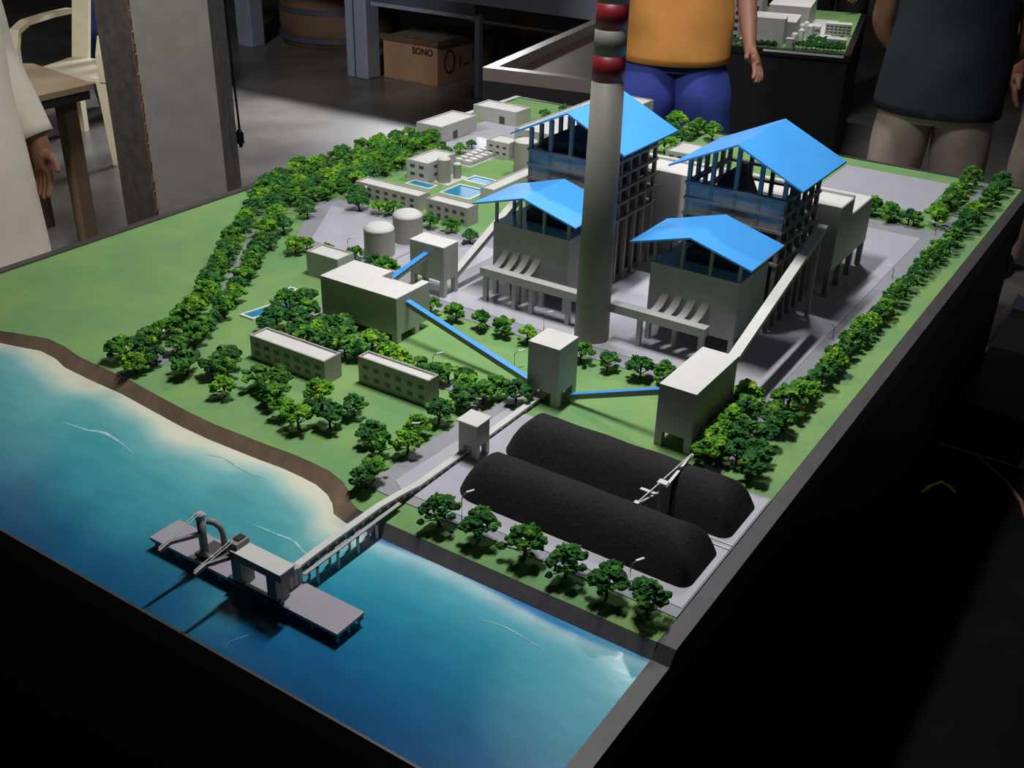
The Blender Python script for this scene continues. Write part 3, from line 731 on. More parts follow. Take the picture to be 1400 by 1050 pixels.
grove([(-.62,3.0),(-.691,3.012),(-.68,2.985),(-.631,2.99),(-.74,3.015)], .046, 'tree in the short row between the plaza and the grey parking yard', 'row before the parking yard')
# double row along the shore road, then the belt on the left
path = [(-1.665,1.17),(-1.655,1.24),(-1.675,1.33),(-1.715,1.436),(-1.784,1.543),(-1.888,1.689),(-2.0,1.85),(-2.10,2.0)]
def along(path, step):
    out = []; carry = 0.
    for a, c in zip(path, path[1:]):
        a = Vector(a); c = Vector(c); d = c-a; L = d.length; s = carry
        while s < L:
            out.append((a+d*(s/L), d.normalized())); s += step
        carry = s-L
    return out
for side, lab, grp in ((1, 'tree in the row on the open-lawn side of the shore road', 'shore road row, open-lawn side'), (-1, 'tree in the row on the office side of the shore road', 'shore road row, office side')):
    for p, d in along(path, .044):
        nn = Vector((-d.y, d.x))*side*.034
        tree(p.x+nn.x+rnd.uniform(-.006,.006), p.y+nn.y+rnd.uniform(-.006,.006), .044*rnd.uniform(.85,1.15), lab, grp, 1.05)
j = 0
y = 2.03
while y < 2.83:
    xa = -2.20-(y-2.03)*.5 if y < 2.19 else -2.272; xb = -2.035 if y < 2.35 else (-2.045 if y < 2.62 else -2.12)
    if 1.95 < y < 2.22: xb = -2.06+(y-2.03)*.1
    x = xa + (.022 if j % 2 else 0)
    while x < xb:
        if not (-2.235 < x < -2.205 and y > 2.25):
            tree(x+rnd.uniform(-.011,.011), y+rnd.uniform(-.010,.010), .043*rnd.uniform(.85,1.18), 'tree in the dense belt at the left edge of the board', 'dense tree belt on the left', 1.08)
        x += .047
    y += .046; j += 1
grove([(-1.98,2.02),(-1.96,2.22),(-2.0,2.23),(-1.95,1.90),(-1.90,1.80),(-2.05,2.16),(-2.02,2.06)], .044, 'tree between the tank yard and the shore road', 'trees beside the tank yard')

# ------------------------------------------------------------------ room furniture
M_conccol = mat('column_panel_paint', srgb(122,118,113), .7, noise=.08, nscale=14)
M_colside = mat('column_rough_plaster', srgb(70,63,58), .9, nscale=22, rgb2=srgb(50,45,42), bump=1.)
M_rust = mat('rusty_edge', srgb(128,92,52), .9, nscale=40, rgb2=srgb(58,48,42))
t = thing('column', 'thick grey concrete column with rough dark sides behind the left board edge', 'column', (-3.30, 2.75, FL))
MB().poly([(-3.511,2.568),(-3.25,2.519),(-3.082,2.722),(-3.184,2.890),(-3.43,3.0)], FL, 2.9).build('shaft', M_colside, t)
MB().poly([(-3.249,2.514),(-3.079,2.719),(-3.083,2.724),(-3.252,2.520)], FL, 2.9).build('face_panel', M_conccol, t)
bm = MB(); rr = random.Random(4)
for k in range(70):
    z = FL + k*.036 + rr.uniform(0,.01); w = rr.uniform(.004,.014)
    c = .0035
    bm.hexa([(-3.256-w*.5,2.517,z),(-3.249+w*.2,2.511,z),(-3.244,2.522,z),(-3.252,2.523,z)], [(-3.255-w*.2,2.517,z+.032),(-3.248+w*.5,2.512,z+.032),(-3.244,2.522,z+.032),(-3.252,2.523,z+.032)])
bm.build('rusty_corner', M_rust, t)
M_blk = mat('black_plastic', srgb(20,20,22), .4)
t = thing('hanging_plug', 'black power cable hanging beside the column with a plug at its end', 'cable', (-3.06, 2.85, -.19))
MB().tube([(-3.125,2.845,2.9),(-3.128,2.85,1.2),(-3.13,2.852,.4),(-3.125,2.848,.1),(-3.115,2.845,-.11)], .0045, 8).build('cable', M_blk, t)
MB().tube([(-3.115,2.845,-.105),(-3.115,2.845,-.125),(-3.114,2.844,-.17),(-3.114,2.844,-.185)], [.007,.014,.014,.009], 12).build('plug', M_blk, t)

# blue-grey steel bench far behind
M_steel = mat('blue_grey_steel', srgb(128,136,152), .5, metal=.0, noise=.06, nscale=8)
M_steeld = mat('dark_steel', srgb(66,72,86), .55, noise=.08, nscale=8)
t = thing('steel_bench', 'big blue-grey steel bench with broad legs in the background', 'workbench', (-5.0, 6.1, FL))
for x0, x1, y0, y1 in ((-5.19,-5.0,5.79,5.93), (-6.56,-6.40,6.06,6.20), (-4.12,-4.08,5.82,5.87), (-4.85,-4.66,7.1,7.3)):
    MB().box(x0, x1, y0, y1, FL, -.17).build('leg', M_steel, t, bevel=.008)
MB().box(-5.115, -5.105, 5.785, 5.79, FL, -.17).build('groove', M_steeld, t)
MB().box(-6.6, -3.2, 5.78, 7.6, -.10, .02).build('bench_top', M_steel, t)
MB().box(-4.94, -4.09, 5.775, 5.80, -.195, -.17).build('lower_rail', M_steel, t)
MB().box(-4.94, -4.09, 5.785, 5.80, -.168, -.10).build('front_panel', M_steeld, t)
MB().box(-4.09, -3.2, 6.6, 6.64, -.40, -.10).build('rear_panel', M_steeld, t)
MB().box(-4.5, -3.2, 6.3, 6.33, -.315, -.295).build('cross_bar', mat('cream_bar', srgb(150,140,116), .6), t)
M_card = mat('cardboard', srgb(150,116,88), .85, noise=.08, nscale=10)
t = thing('cardboard_box', 'brown cardboard box with dark print under the steel bench', 'box', (-4.73, 6.25, FL))
carton = MB().box(-4.972, -4.50, 5.93, 6.55, FL, FL+.275).build('carton', M_card, t, bevel=.004)
lid = mat('carton_lid_edge', srgb(84,66,52), .9, noise=.2, nscale=20)
b = MB(); b.box(-4.99, -4.485, 5.915, 5.935, FL+.262, FL+.30); b.box(-4.505, -4.485, 5.935, 6.56, FL+.262, FL+.30); b.build('torn_flaps', lid, t)
MB().box(-4.97, -4.52, 5.95, 6.54, FL+.275, FL+.285).build('lid', mat('dusty_lid', srgb(112,102,92), .9), t)
M_ink = mat('print_ink', srgb(48,40,40), .8)
cu = bpy.data.curves.new('print', 'FONT'); cu.body = 'SONO'; cu.size = .062; cu.extrude = .0006; cu.align_x = 'CENTER'; cu.align_y = 'CENTER'; cu.offset = .003
ob = bpy.data.objects.new('tmp', cu); C.objects.link(ob)
dg = bpy.context.evaluated_depsgraph_get(); mt_ = bpy.data.meshes.new_from_object(ob.evaluated_get(dg)); bpy.data.objects.remove(ob)
mt_.materials.append(M_ink)
o = bpy.data.objects.new('box_print', mt_); C.objects.link(o); o.parent = carton
o.rotation_euler = (PI/2, 0, 0); o.location = Vector((-4.625, 5.9285, FL+.215)) - Vector(t.location)
b = MB(); n = 28
rg = []
for k in range(n+1):
    a = 2*PI*k/n
    rg.append((-4.499, 6.06+.055*math.cos(a), FL+.15+.075*math.sin(a)))
b.tube(rg, .006, 6); b.box(-4.502, -4.497, 6.18, 6.19, FL+.10, FL+.17); b.box(-4.502, -4.497, 6.24, 6.30, FL+.10, FL+.11); b.box(-4.502, -4.497, 6.34, 6.35, FL+.10, FL+.19)
b.build('box_print', M_ink, carton)
M_brown = mat('brown_ply', srgb(104,80,64), .8, noise=.2, nscale=4)
t = thing('cable_drum', 'brown wooden drum with dark hoops far behind the column', 'drum', (-6.1, 6.75, FL))
MB().lathe(-6.1, 6.75, [(.46,FL),(.48,FL+.18),(.48,FL+.25),(.46,FL+.55)], 36).build('barrel', M_brown, t, smooth=True)
for z in (FL+.05, FL+.26): MB().lathe(-6.1, 6.75, [(.487,z),(.49,z+.04)], 36).build('hoop', M_steeld, t)
tag(MB().box(-4.52, -4.06, 6.9, 6.95, FL, -.2).build('plank', mat('orange_plank', srgb(140,104,66), .7, nscale=6, rgb2=srgb(88,62,42))), 'orange-brown wooden board leaning under the steel bench', 'board')

# empty tray table with pale rim
M_rim = mat('pale_rim_wood', srgb(116,106,102), .4, noise=.06, nscale=12)
M_tray = mat('brown_tray_floor', srgb(62,42,34), .6, noise=.1, nscale=5)
M_blacks = mat('black_table_cloth', srgb(20,18,20), .8)
t = thing('tray_table', 'empty black-sided table with a pale raised rim, beyond the far edge of the model', 'table', (-2.55, 4.55, FL))
u = Vector((.985,.172,0)); v = Vector((-.166,.986,0)); o0 = Vector((-2.718,3.908,0))
P2 = lambda a, c, z: tuple(o0 + u*a + v*c + Vector((0,0,z)))
def obox(a0, a1, c0, c1, z0, z1):
    return MB().hexa([P2(a0,c0,z0),P2(a1,c0,z0),P2(a1,c1,z0),P2(a0,c1,z0)], [P2(a0,c0,z1),P2(a1,c0,z1),P2(a1,c1,z1),P2(a0,c1,z1)])
obox(.02, .49, .02, 1.36, FL, -.17).build('skirt', M_blacks, t)
obox(0, .51, 0, 1.38, -.17, -.055).build('apron', M_blacks, t)
obox(.055, .455, .055, 1.325, -.054, -.05).build('tray_floor', M_tray, t)
for a0, a1, c0, c1 in ((0,.51,0,.05), (0,.05,.05,1.38), (.46,.51,.05,1.38), (.05,.46,1.33,1.38)):
    obox(a0, a1, c0, c1, -.055, 0).build('rim', M_rim, t)

# second model on its own table
ang = math.radians(14); u = Vector((math.cos(ang), math.sin(ang), 0)); v = Vector((-math.sin(ang), math.cos(ang), 0)); o0 = Vector((-1.535, 5.246, 0))
t = thing('display_table', 'black-draped table carrying the second model in the background', 'table', tuple(o0+u*-.5+v*.5+Vector((0,0,FL))))
obox(-.76, 0, 0, 1.3, FL, -.03).build('black_drape', M_blacks, t)
b2 = thing('model_baseboard', 'baseboard with lawn of the second model in the background', 'model', tuple(o0+u*-.5+v*.5+Vector((0,0,-.03))))
obox(-.77, .01, -.01, 1.3, -.03, .0).build('frame', mat('glossy_black_edge', srgb(40,40,42), .2), b2)
obox(-.75, -.02, .03, 1.28, .0, .004).build('lawn', M_grass, b2)
obox(-.40, -.02, -.0115, -.0095, -.012, -.002).build('silver_edge', M_white, b2)
obox(-.55, -.12, .16, .95, .004, .006).build('paved_yard', M_roofw, b2)
M_m2 = mat('second_model_card', srgb(176,174,170), .6, noise=.04, nscale=40)
def m2block(label, a0, a1, c0, c1, h, name='model_building', wins=0):
    t = thing(name, label, 'building', P2((a0+a1)/2, (c0+c1)/2, .004))
    wl = obox(a0, a1, c0, c1, .004, h).build('walls', M_m2, t)
    obox(a0-.002, a1+.002, c0-.002, c1+.002, h, h+.003).build('roof', M_roofw, t)
    for r_ in range(wins):
        for k in range(6):
            x = a0+(a1-a0)*(k+.5)/6; z = .012+(h-.016)*(r_+.3)/wins
            obox(x-(a1-a0)/18, x+(a1-a0)/18, c0-.0012, c0+.001, z, z+(h-.02)/wins*.5).build('window', M_win, wl)
    return t
m2block('big pale sawtooth hall of the second model, front part', -.50, -.32, .05, .16, .13)
m2block('lower pale wing joined behind the sawtooth hall of the second model', -.50, -.28, .168, .42, .10)
m2block('tall pale frame tower at the left of the second model', -.70, -.54, .06, .22, .20, wins=5)
m2block('pale block behind the frame tower of the second model', -.72, -.50, .5, .8, .19, wins=3)
m2block('long pale hall at the back of the second model', -.46, -.25, .55, .95, .12)
m2block('pale office with window rows at the right back of the second model', -.155, -.03, .48, .54, .060, wins=3)
m2block('small pale house at the right front of the second model', -.12, -.03, .15, .22, .040, wins=1)
m2block('low pale house in the middle of the second model', -.25, -.18, .45, .52, .045, wins=1)
for k, (a, c, r_, h) in enumerate(((-.27,.10,.016,.06),(-.245,.16,.016,.07),(-.25,.22,.014,.085),(-.215,.28,.018,.075),(-.24,.33,.014,.08))):
    p = P2(a, c, .004)
    tt = thing('model_tank', 'white upright tank in the plant cluster of the second model', 'tank', p, 'tanks of the second model')
    MB().lathe(p[0], p[1], [(r_,.004),(r_,h),(r_*.5,h+.008)], 16).build('shell', M_white, tt)
m2block('white boxy unit in front of the tanks of the second model', -.30, -.27, .03, .07, .045)
for k in range(26):
    a, c = ((-.26+.02*k, .04+.008*(k % 3)) if k < 12 else (-.20+.035*(k % 5), .12+.055*((k-12)//4)))
    p = P2(a, c, 0); vv = VAR[k % 2*3+1]
    if a > -.03: a = -.05; p = P2(a, c, 0)
    tt = thing('model_tree', 'tiny dark green tree on the second model in the background', 'tree', (p[0], p[1], .0042), 'trees of the second model', rnd.uniform(0,6))
    tt.scale = (.04,.04,.036)
    for nm, me in (('crown', vv[0]), ('trunk', vv[1])):
        o = bpy.data.objects.new(nm, me); C.objects.link(o); o.parent = tt
for k in range(9):
    p = P2(-.60+.03*k, .022, 0)
    tt = thing('model_tree', 'tiny dark green tree on the second model in the background', 'tree', (p[0], p[1]+.01, .004), 'trees of the second model', rnd.uniform(0,6))
    tt.scale = (.034,.034,.028)
    for nm, me in (('crown', VAR[1][0]), ('trunk', VAR[1][1])):
        o = bpy.data.objects.new(nm, me); C.objects.link(o); o.parent = tt

# wooden table and plastic armchairs at the left
M_ply = mat('worn_plywood', srgb(168,150,124), .6, nscale=3, rgb2=srgb(128,106,80))
M_pale = mat('pale_leg_wood', srgb(104,86,66), .7, noise=.12, nscale=12)
t = thing('work_table', 'worn plywood work table behind the person in beige', 'table', (-4.1, 2.55, FL))
MB().poly([(-3.726,2.67),(-3.70,2.20),(-4.35,1.95),(-4.75,2.35),(-4.215,2.742)], -.022, 0).build('tabletop', M_ply, t)
MB().poly([(-3.74,2.655),(-3.715,2.215),(-4.34,1.97),(-4.72,2.35),(-4.22,2.72)], -.06, -.022).build('apron', M_dark, t)
for x, y in ((-3.83,2.60),(-4.22,2.66),(-3.76,2.26),(-4.5,2.3)): MB().box(x-.03, x+.03, y-.03, y+.03, FL, -.06).build('leg', M_pale, t)
M_plas = mat('cream_plastic', srgb(214,204,176), .45, noise=.04, nscale=8)
def armchair(loc, rz, label):
    t = thing('plastic_armchair', label, 'chair', (0,0,0))
    MB().hexa([(-.22,-.21,.40),(.22,-.21,.41),(.22,.23,.41),(-.22,.21,.40)], [(-.22,-.21,.425),(.22,-.21,.435),(.22,.23,.435),(-.22,.21,.425)]).build('seat', M_plas, t, bevel=.01)
    for x in (-.17, 0, .17):
        MB().hexa([(x-.05,-.22,.42),(x+.05,-.22,.42),(x+.05,-.195,.42),(x-.05,-.195,.42)], [(x-.05,-.33,.80),(x+.05,-.33,.80),(x+.05,-.305,.80),(x-.05,-.305,.80)]).build('back_slat', M_plas, t)
    MB().hexa([(-.23,-.345,.78),(.23,-.345,.78),(.23,-.31,.78),(-.23,-.31,.78)], [(-.20,-.37,.87),(.20,-.37,.87),(.20,-.335,.87),(-.20,-.335,.87)]).build('back_rail', M_plas, t, bevel=.01)
    for s in (-1, 1):
        x = s*.25
        pts = [(x,-.30,.66),(x,-.10,.665),(x,.10,.66),(x,.19,.63),(x,.225,.55),(x,.23,.42)]
        b = MB(); rings = []
        for i, p in enumerate(pts):
            a = Vector(pts[max(0,i-1)]); c = Vector(pts[min(len(pts)-1,i+1)]); d = (c-a).normalized(); nn = Vector((0,-d.z,d.y))
            p = Vector(p); rings.append([p+Vector((-.028,0,0))+nn*.012, p+Vector((.028,0,0))+nn*.012, p+Vector((.028,0,0))-nn*.012, p+Vector((-.028,0,0))-nn*.012])
        b.ring_loft(rings); b.build('armrest', M_plas, t)
        for y, dy in ((.20,.05),(-.20,-.07)):
            MB().hexa([(x*1.08-.02,y+dy-.02,0),(x*1.08+.02,y+dy-.02,0),(x*1.08+.02,y+dy+.02,0),(x*1.08-.02,y+dy+.02,0)],
                      [(x*.9-.03,y-.03,.42),(x*.9+.03,y-.03,.42),(x*.9+.03,y+.03,.42),(x*.9-.03,y+.03,.42)]).build('leg', M_plas, t)
    t.location = loc; t.rotation_euler = (0,0,rz)
    return t
armchair((-5.06, 3.60, FL), math.radians(-160), 'cream plastic armchair half hidden by the concrete column')
armchair((-5.62, 2.72, FL), math.radians(-130), 'cream plastic armchair at the far left, cropped by the frame')
M_bluecl = mat('blue_sack_cloth', srgb(36,48,110), .8, noise=.15, nscale=10)
tag(MB().ring_loft([[(-5.62+r_*math.cos(2*PI*k/16)*1.0, 4.22+r_*.8*math.sin(2*PI*k/16), z) for k in range(16)] for r_, z in ((.16,FL),(.20,FL+.2),(.19,FL+.5),(.15,FL+.75),(.06,FL+.84))]).build('sack', M_bluecl, None, smooth=True), 'dark blue sack standing behind the plastic armchairs', 'sack')
tag(MB().box(-.438, 1.6, -.6, 3.10, FL, FL+.004).build('shade_mat', mat('floor_shade_black', srgb(18,17,18), .9, noise=.2, nscale=5, spec=.1)), 'added black mat darkening the floor along the right side of the table', 'mat')  # added black sheet standing in for the shade on the floor here
# cord, yellow wire and dark bench at right
tag(MB().tube([(-.31,3.085,FL+.010),(-.29,3.06,FL+.010),(-.217,2.995,FL+.010),(-.153,2.903,FL+.010),(-.10,2.75,FL+.010),(-.06,2.55,FL+.010)], .006, 8).build('power_cord', mat('pale_cord', srgb(120,86,70), .6), None, smooth=True), 'pale brown cord lying on the dark floor at the right', 'cord')
tag(MB().tube([(-.400,2.78,FL+.011),(-.385,2.818,FL+.02),(-.36,2.841,FL+.03),(-.335,2.842,FL+.02),(-.318,2.835,FL+.010)], .005, 8).build('yellow_wire', mat('yellow_wire', srgb(226,206,30), .5), None, smooth=True), 'short bright yellow wire curling on the floor beside the table', 'wire')
t = thing('floor_box', 'low black box on the floor beside the far right corner of the table', 'box', (-.30, 3.55, FL))
MB().box(-.41, -.20, 3.12, 3.95, FL, FL+.14).build('case', M_blacks, t); MB().box(-.415, -.195, 3.115, 3.955, FL+.14, FL+.155).build('lid', M_blk, t)
M_tarp = mat('blue_grey_tarp', srgb(60,68,96), .8, noise=.15, nscale=6)
b = MB(); gx = []
for i in range(13):
    row = []
    for k in range(9):
        x = -.46 + i*.06; y = 3.72 + k*.085
        row.append(b.bm.verts.new((x, y, FL+.012+.02*math.sin(i*1.3+k*.7)*math.cos(k*1.1)+.02)))
    gx.append(row)
for i in range(12):
    for k in range(8): b.bm.faces.new((gx[i][k], gx[i+1][k], gx[i+1][k+1], gx[i][k+1]))
o = b.build('tarpaulin', M_tarp, None, smooth=True); tag(o, 'crumpled blue-grey tarpaulin on the floor at the right edge', 'tarpaulin')
sm = o.modifiers.new('thick', 'SOLIDIFY'); sm.thickness = .004

# ------------------------------------------------------------------ people
def skin(name, nodes, edges, rad, m, root, rootnode=0, sub=2):
    bm = bmesh.new(); L = bm.verts.layers.skin.verify(); vs = {}
    for k, p in nodes.items():
        v = bm.verts.new(p); vs[k] = v
        r_ = rad[k]; v[L].radius = r_ if isinstance(r_, tuple) else (r_, r_)
        v[L].use_root = (k == rootnode)
    for a, c in edges: bm.edges.new((vs[a], vs[c]))
    me = bpy.data.meshes.new(name); bm.to_mesh(me); bm.free()
    ob = bpy.data.objects.new('tmp', me); C.objects.link(ob)
    s = ob.modifiers.new('s', 'SKIN'); s.use_smooth_shade = True
    d = ob.modifiers.new('d', 'SUBSURF'); d.levels = sub; d.render_levels = sub
    dg = bpy.context.evaluated_depsgraph_get(); me2 = bpy.data.meshes.new_from_object(ob.evaluated_get(dg)); bpy.data.objects.remove(ob)
    me2.name = name; me2.materials.clear(); me2.materials.append(m)
    for p in me2.polygons: p.use_smooth = True
    o = bpy.data.objects.new(name, me2); C.objects.link(o); o.parent = root
    return o
M_skin = mat('skin', srgb(150,104,84), .55, noise=.06, nscale=12)
M_hair = mat('black_hair', srgb(22,18,18), .6)
M_eye = mat('eye_white', srgb(220,215,210), .3)
def hand_nodes(nodes, edges, rad, tag_, W, d, side, palm_n, curl):
    """d: pointing direction of the hand, side: direction towards the thumb, palm_n: palm normal"""
    d = d.normalized(); side = (side - d*side.dot(d)).normalized(); palm_n = side.cross(d).normalized() if palm_n is None else palm_n.normalized()
    pm = tag_+'palm'; nodes[pm] = tuple(W + d*.050); rad[pm] = (.034, .016); edges.append((tag_+'wr', pm))
    for i, (off, L) in enumerate(((.026,.072),(.009,.080),(-.008,.074),(-.024,.058))):
        k0 = pm; p = W + d*.085 + side*off; q = d
        for s in range(3):
            key = f'{tag_}f{i}{s}'; nodes[key] = tuple(p); rad[key] = (.0098,.0098,.008)[s] if s < 3 else .008
            edges.append((k0, key)); k0 = key
            q = (q + palm_n*curl).normalized(); p = p + q*L*(.55 if s == 0 else .45)
    p1 = W + d*.032 + side*.034; p2 = p1 + (d*.6+side*.7).normalized()*.032; p3 = p2 + (d*.85+side*.3+palm_n*.2).normalized()*.028
    for s, (p, r_) in enumerate(((p1,.013),(p2,.0105),(p3,.009))):
        key = f'{tag_}t{s}'; nodes[key] = tuple(p); rad[key] = r_; edges.append((pm if s == 0 else f'{tag_}t{s-1}', key))
def loft(rings, n=28, fold=0., seed=0):
    rr = random.Random(seed); ph = [rr.uniform(0,6) for _ in range(4)]
    out = []
    for (c, ax, ay, rx, ry) in rings:
        c = Vector(c); ax = Vector(ax).normalized(); ay = Vector(ay).normalized(); row = []
        for k in range(n):
            a = 2*PI*k/n; f = 1 + fold*(math.sin(3*a+ph[0]+c.z*16)+.7*math.sin(5*a+ph[1]-c.z*23))
            row.append(tuple(c + ax*math.cos(a)*rx*f + ay*math.sin(a)*ry*f))
        out.append(row)
    return out
def densify(rings, k=4):
    out = []
    for a, b in zip(rings, rings[1:]):
        for i in range(k):
            f = i/k; g = f*f*(3-2*f)*.5+f*.5
            out.append((Vector(a[0]).lerp(Vector(b[0]), f), Vector(a[1]).lerp(Vector(b[1]), f), Vector(a[2]).lerp(Vector(b[2]), f), a[3]+(b[3]-a[3])*g, a[4]+(b[4]-a[4])*g))
    out.append(rings[-1]); return out
def person(label, x, y, face, arms, shirt, trousers, hem=.83, sleeve=.55, long_sleeve=False, wide=1., legs_apart=.115, shoe=M_blk, lean=0., baggy=1.):
    """face: heading of the chest (radians); arms = {'L': (elbow, wrist, handdir), 'R': ...} local: x = person's left, y = forward, z = up"""
    t = thing('person', label, 'person', (x, y, FL))
    V = Vector
    nodes, edges, rad = {}, [], {}
    def N(k, p, r_): nodes[k] = tuple(p); rad[k] = r_
    Ly = lean
    N('pel', (0,0,.93), (.135,.10)); N('spi', (0,Ly*.3,1.12), (.12,.09)); N('che', (0,Ly*.7,1.30), (.145,.10)); N('nk', (0,Ly+.01,1.45), .055); N('hd0', (0,Ly+.028,1.535), .062); N('hd1', (0,Ly+.022,1.61), .082); N('hd2', (0,Ly+.012,1.665), .066)
    edges += [('pel','spi'),('spi','che'),('che','nk'),('nk','hd0'),('hd0','hd1'),('hd1','hd2')]
    N('nose', (0,Ly+.118,1.575), .011); edges.append(('hd0','nose'))
    for s, k in ((1,'L'),(-1,'R')):
        N(k+'ear', (s*.082,Ly+.012,1.595), .017); edges.append(('hd1', k+'ear'))
        N(k+'hip', (s*.095,0,.87), .092); N(k+'kn', (s*legs_apart,.02,.48), .058); N(k+'an', (s*legs_apart,-.01,.09), .040); N(k+'toe', (s*(legs_apart+.02),.13,.035), .036)
        edges += [('pel',k+'hip'),(k+'hip',k+'kn'),(k+'kn',k+'an'),(k+'an',k+'toe')]
        el, wr, hd = arms[k]
        N(k+'sh', (s*.175,Ly,1.385), .058); N(k+'el', el, .042); N(k+'wr', wr, (.029,.024))
        m_ = V(el).lerp(V(wr), .3); N(k+'fo', m_, .041)
        edges += [('che',k+'sh'),(k+'sh',k+'el'),(k+'el',k+'fo'),(k+'fo',k+'wr')]
        hand_nodes(nodes, edges, rad, k, V(wr), V(hd), V((-s*.25,1,0)), V((-s,0,-.1)), .28)
    body = skin('body', nodes, edges, rad, M_skin, t, 'pel')
    vz = [v.co for v in body.data.vertices if v.co.z > 1.48]
    def face_y(x, z):
        c = [p.y for p in vz if abs(p.x-x) < .02 and abs(p.z-z) < .022]
        return max(c) if c else Ly+.08
    def ball(cx, cy, cz, rx, ry, rz, name, m):
        b_ = MB(); n_ = 12
        b_.ring_loft([[(cx+rx*math.sin(PI*q/8)*math.cos(2*PI*k_/n_), cy+ry*math.sin(PI*q/8)*math.sin(2*PI*k_/n_), cz-rz*math.cos(PI*q/8)) for k_ in range(n_)] for q in range(1, 8)])
        o_ = b_.build(name, m, None, smooth=True); o_.parent = t; return o_
    for s in (-1, 1):
        fy = face_y(s*.032, 1.605)
        ball(s*.032, fy-.007, 1.605, .012, .009, .007, 'eye', M_eye)
        ball(s*.032, fy-.001, 1.605, .005, .0045, .005, 'iris', M_hair)
        ball(s*.034, fy-.002, 1.628, .020, .006, .004, 'eyebrow', M_hair)
    ball(0, face_y(0, 1.538)-.004, 1.538, .024, .007, .006, 'mouth', mat('lips', srgb(120,62,58), .5))
    bmh = MB()
    bmh.ring_loft([[((.084*f)*math.cos(2*PI*k/24), Ly+.010-sh+(.092*f)*math.sin(2*PI*k/24), z + ((1.69-z)*.75 if math.sin(2*PI*k/24) > .2 and z < 1.69 else 0)) for k in range(24)] for f, z, sh in ((.92,1.565,.018),(1.03,1.61,.014),(1.06,1.655,.008),(.98,1.70,.004),(.72,1.735,.002),(.30,1.750,0))])
    hb = bmh.build('hair', M_hair, None, smooth=True); hb.parent = t
    X = (1,0,0); Y = (0,1,0)
    w = wide
    rings = densify([((0,0,hem),X,Y,.205*w,.150*w),((0,0,hem+.14),X,Y,.200*w,.142*w),((0,Ly*.4,1.12),X,Y,.185*w,.130*w),((0,Ly*.7,1.30),X,Y,.195*w,.128),((0,Ly,1.39),X,Y,.185,.105),((0,Ly,1.45),X,Y,.095,.078),((0,Ly+.008,1.475),X,Y,.068,.068)], 5)
    b = MB(); b.ring_loft(loft(rings, 36, .012, 3), cap=False)
    for s, k in ((1,'L'),(-1,'R')):
        S = V((s*.168,Ly,1.375)); E = V(arms[k][0]); W_ = V(arms[k][1]); d = (E-S).normalized(); a = d.cross(V((0,1,0))).normalized(); c = d.cross(a).normalized()
        I0 = (V((s*.085,Ly,1.405)), V((0,0,s*1.)), V((0,-1,0)), .052, .070); I1 = (V((s*.140,Ly,1.400)), (V((0,0,s*1.))+a).normalized(), V((0,-1,0)), .062, .078)
        if long_sleeve:
            d2 = (W_-E).normalized(); a2 = d2.cross(V((0,1,0))); a2 = (a2 if a2.length > .1 else d2.cross(V((1,0,0)))).normalized()
            if a2.dot(a) < 0: a2 = -a2
            c2 = d2.cross(a2).normalized()
            rg = densify([I0,I1,(S,a,c,.070,.080),(S.lerp(E,.5),a,c,.070,.074),(E,(a+a2).normalized(),(c+c2).normalized(),.062,.064),(E.lerp(W_,.5),a2,c2,.056,.056),(E.lerp(W_,.95),a2,c2,.046,.044)], 5)
        else:
            rg = densify([I0,I1,(S,a,c,.070,.082),(S.lerp(E,sleeve*.5),a,c,.078,.080),(S.lerp(E,sleeve),a,c,.074,.074)], 4)
        b.ring_loft(loft(rg, 24, .015, 5+s), cap=False)
    o = b.build('shirt', shirt, None, smooth=True); o.parent = t
    so = o.modifiers.new('cloth', 'SOLIDIFY'); so.thickness = .004; so.offset = 1
    b = MB()
    b.ring_loft(loft(densify([((0,0,1.0),X,Y,.165,.118),((0,0,.90),X,Y,.182,.130),((0,0,.80),X,Y,.188,.128)], 4), 36, .006, 1), cap=False)
    for s in (-1, 1):
        la = legs_apart
        b.ring_loft(loft(densify([((s*.085,0,.86),X,Y,.098,.118),((s*.10,0,.70),X,Y,.096*baggy,.110*baggy),((s*la,.015,.48),X,Y,.082*baggy,.088*baggy),((s*la,0,.25),X,Y,.074*baggy,.078*baggy),((s*la,-.005,.06),X,Y,.072*baggy,.078*baggy)], 6), 28, .022, 7+s), cap=False)
    o = b.build('trousers', trousers, None, smooth=True); o.parent = t
    for s in (-1, 1):
        la = legs_apart
        bb = MB(); bb.ring_loft([[(s*(la+.008)+wx*math.cos(2*PI*k/20), .055+wy*math.sin(2*PI*k/20), z) for k in range(20)] for wx, wy, z in ((.045,.130,0),(.048,.135,.02),(.046,.125,.045),(.036,.085,.08))])
        o = bb.build('shoe', shoe, None, smooth=True); o.parent = t
    # parts built in local space around the origin: their own offsets stay as they are
    t.rotation_euler = (0,0,face - PI/2)
    return t
M_navy = mat('navy_knit', srgb(34,40,52), .85, noise=.12, nscale=40)
M_khaki = mat('khaki_cotton', srgb(178,160,148), .85, noise=.08, nscale=14)
M_orange = mat('orange_cotton', srgb(214,146,72), .8, noise=.12, nscale=7)
M_jean = mat('blue_denim', srgb(50,68,152), .8, noise=.15, nscale=12)
M_beige = mat('beige_shirt_cotton', srgb(232,220,206), .85, noise=.05, nscale=9)
M_beiget = mat('beige_trouser_cotton', srgb(220,206,188), .85, noise=.05, nscale=9)
M_black = mat('black_cotton', srgb(22,22,26), .85)
down = (0,0,-1)
def facing(x, y, tx, ty): return math.atan2(ty-y, tx-x)
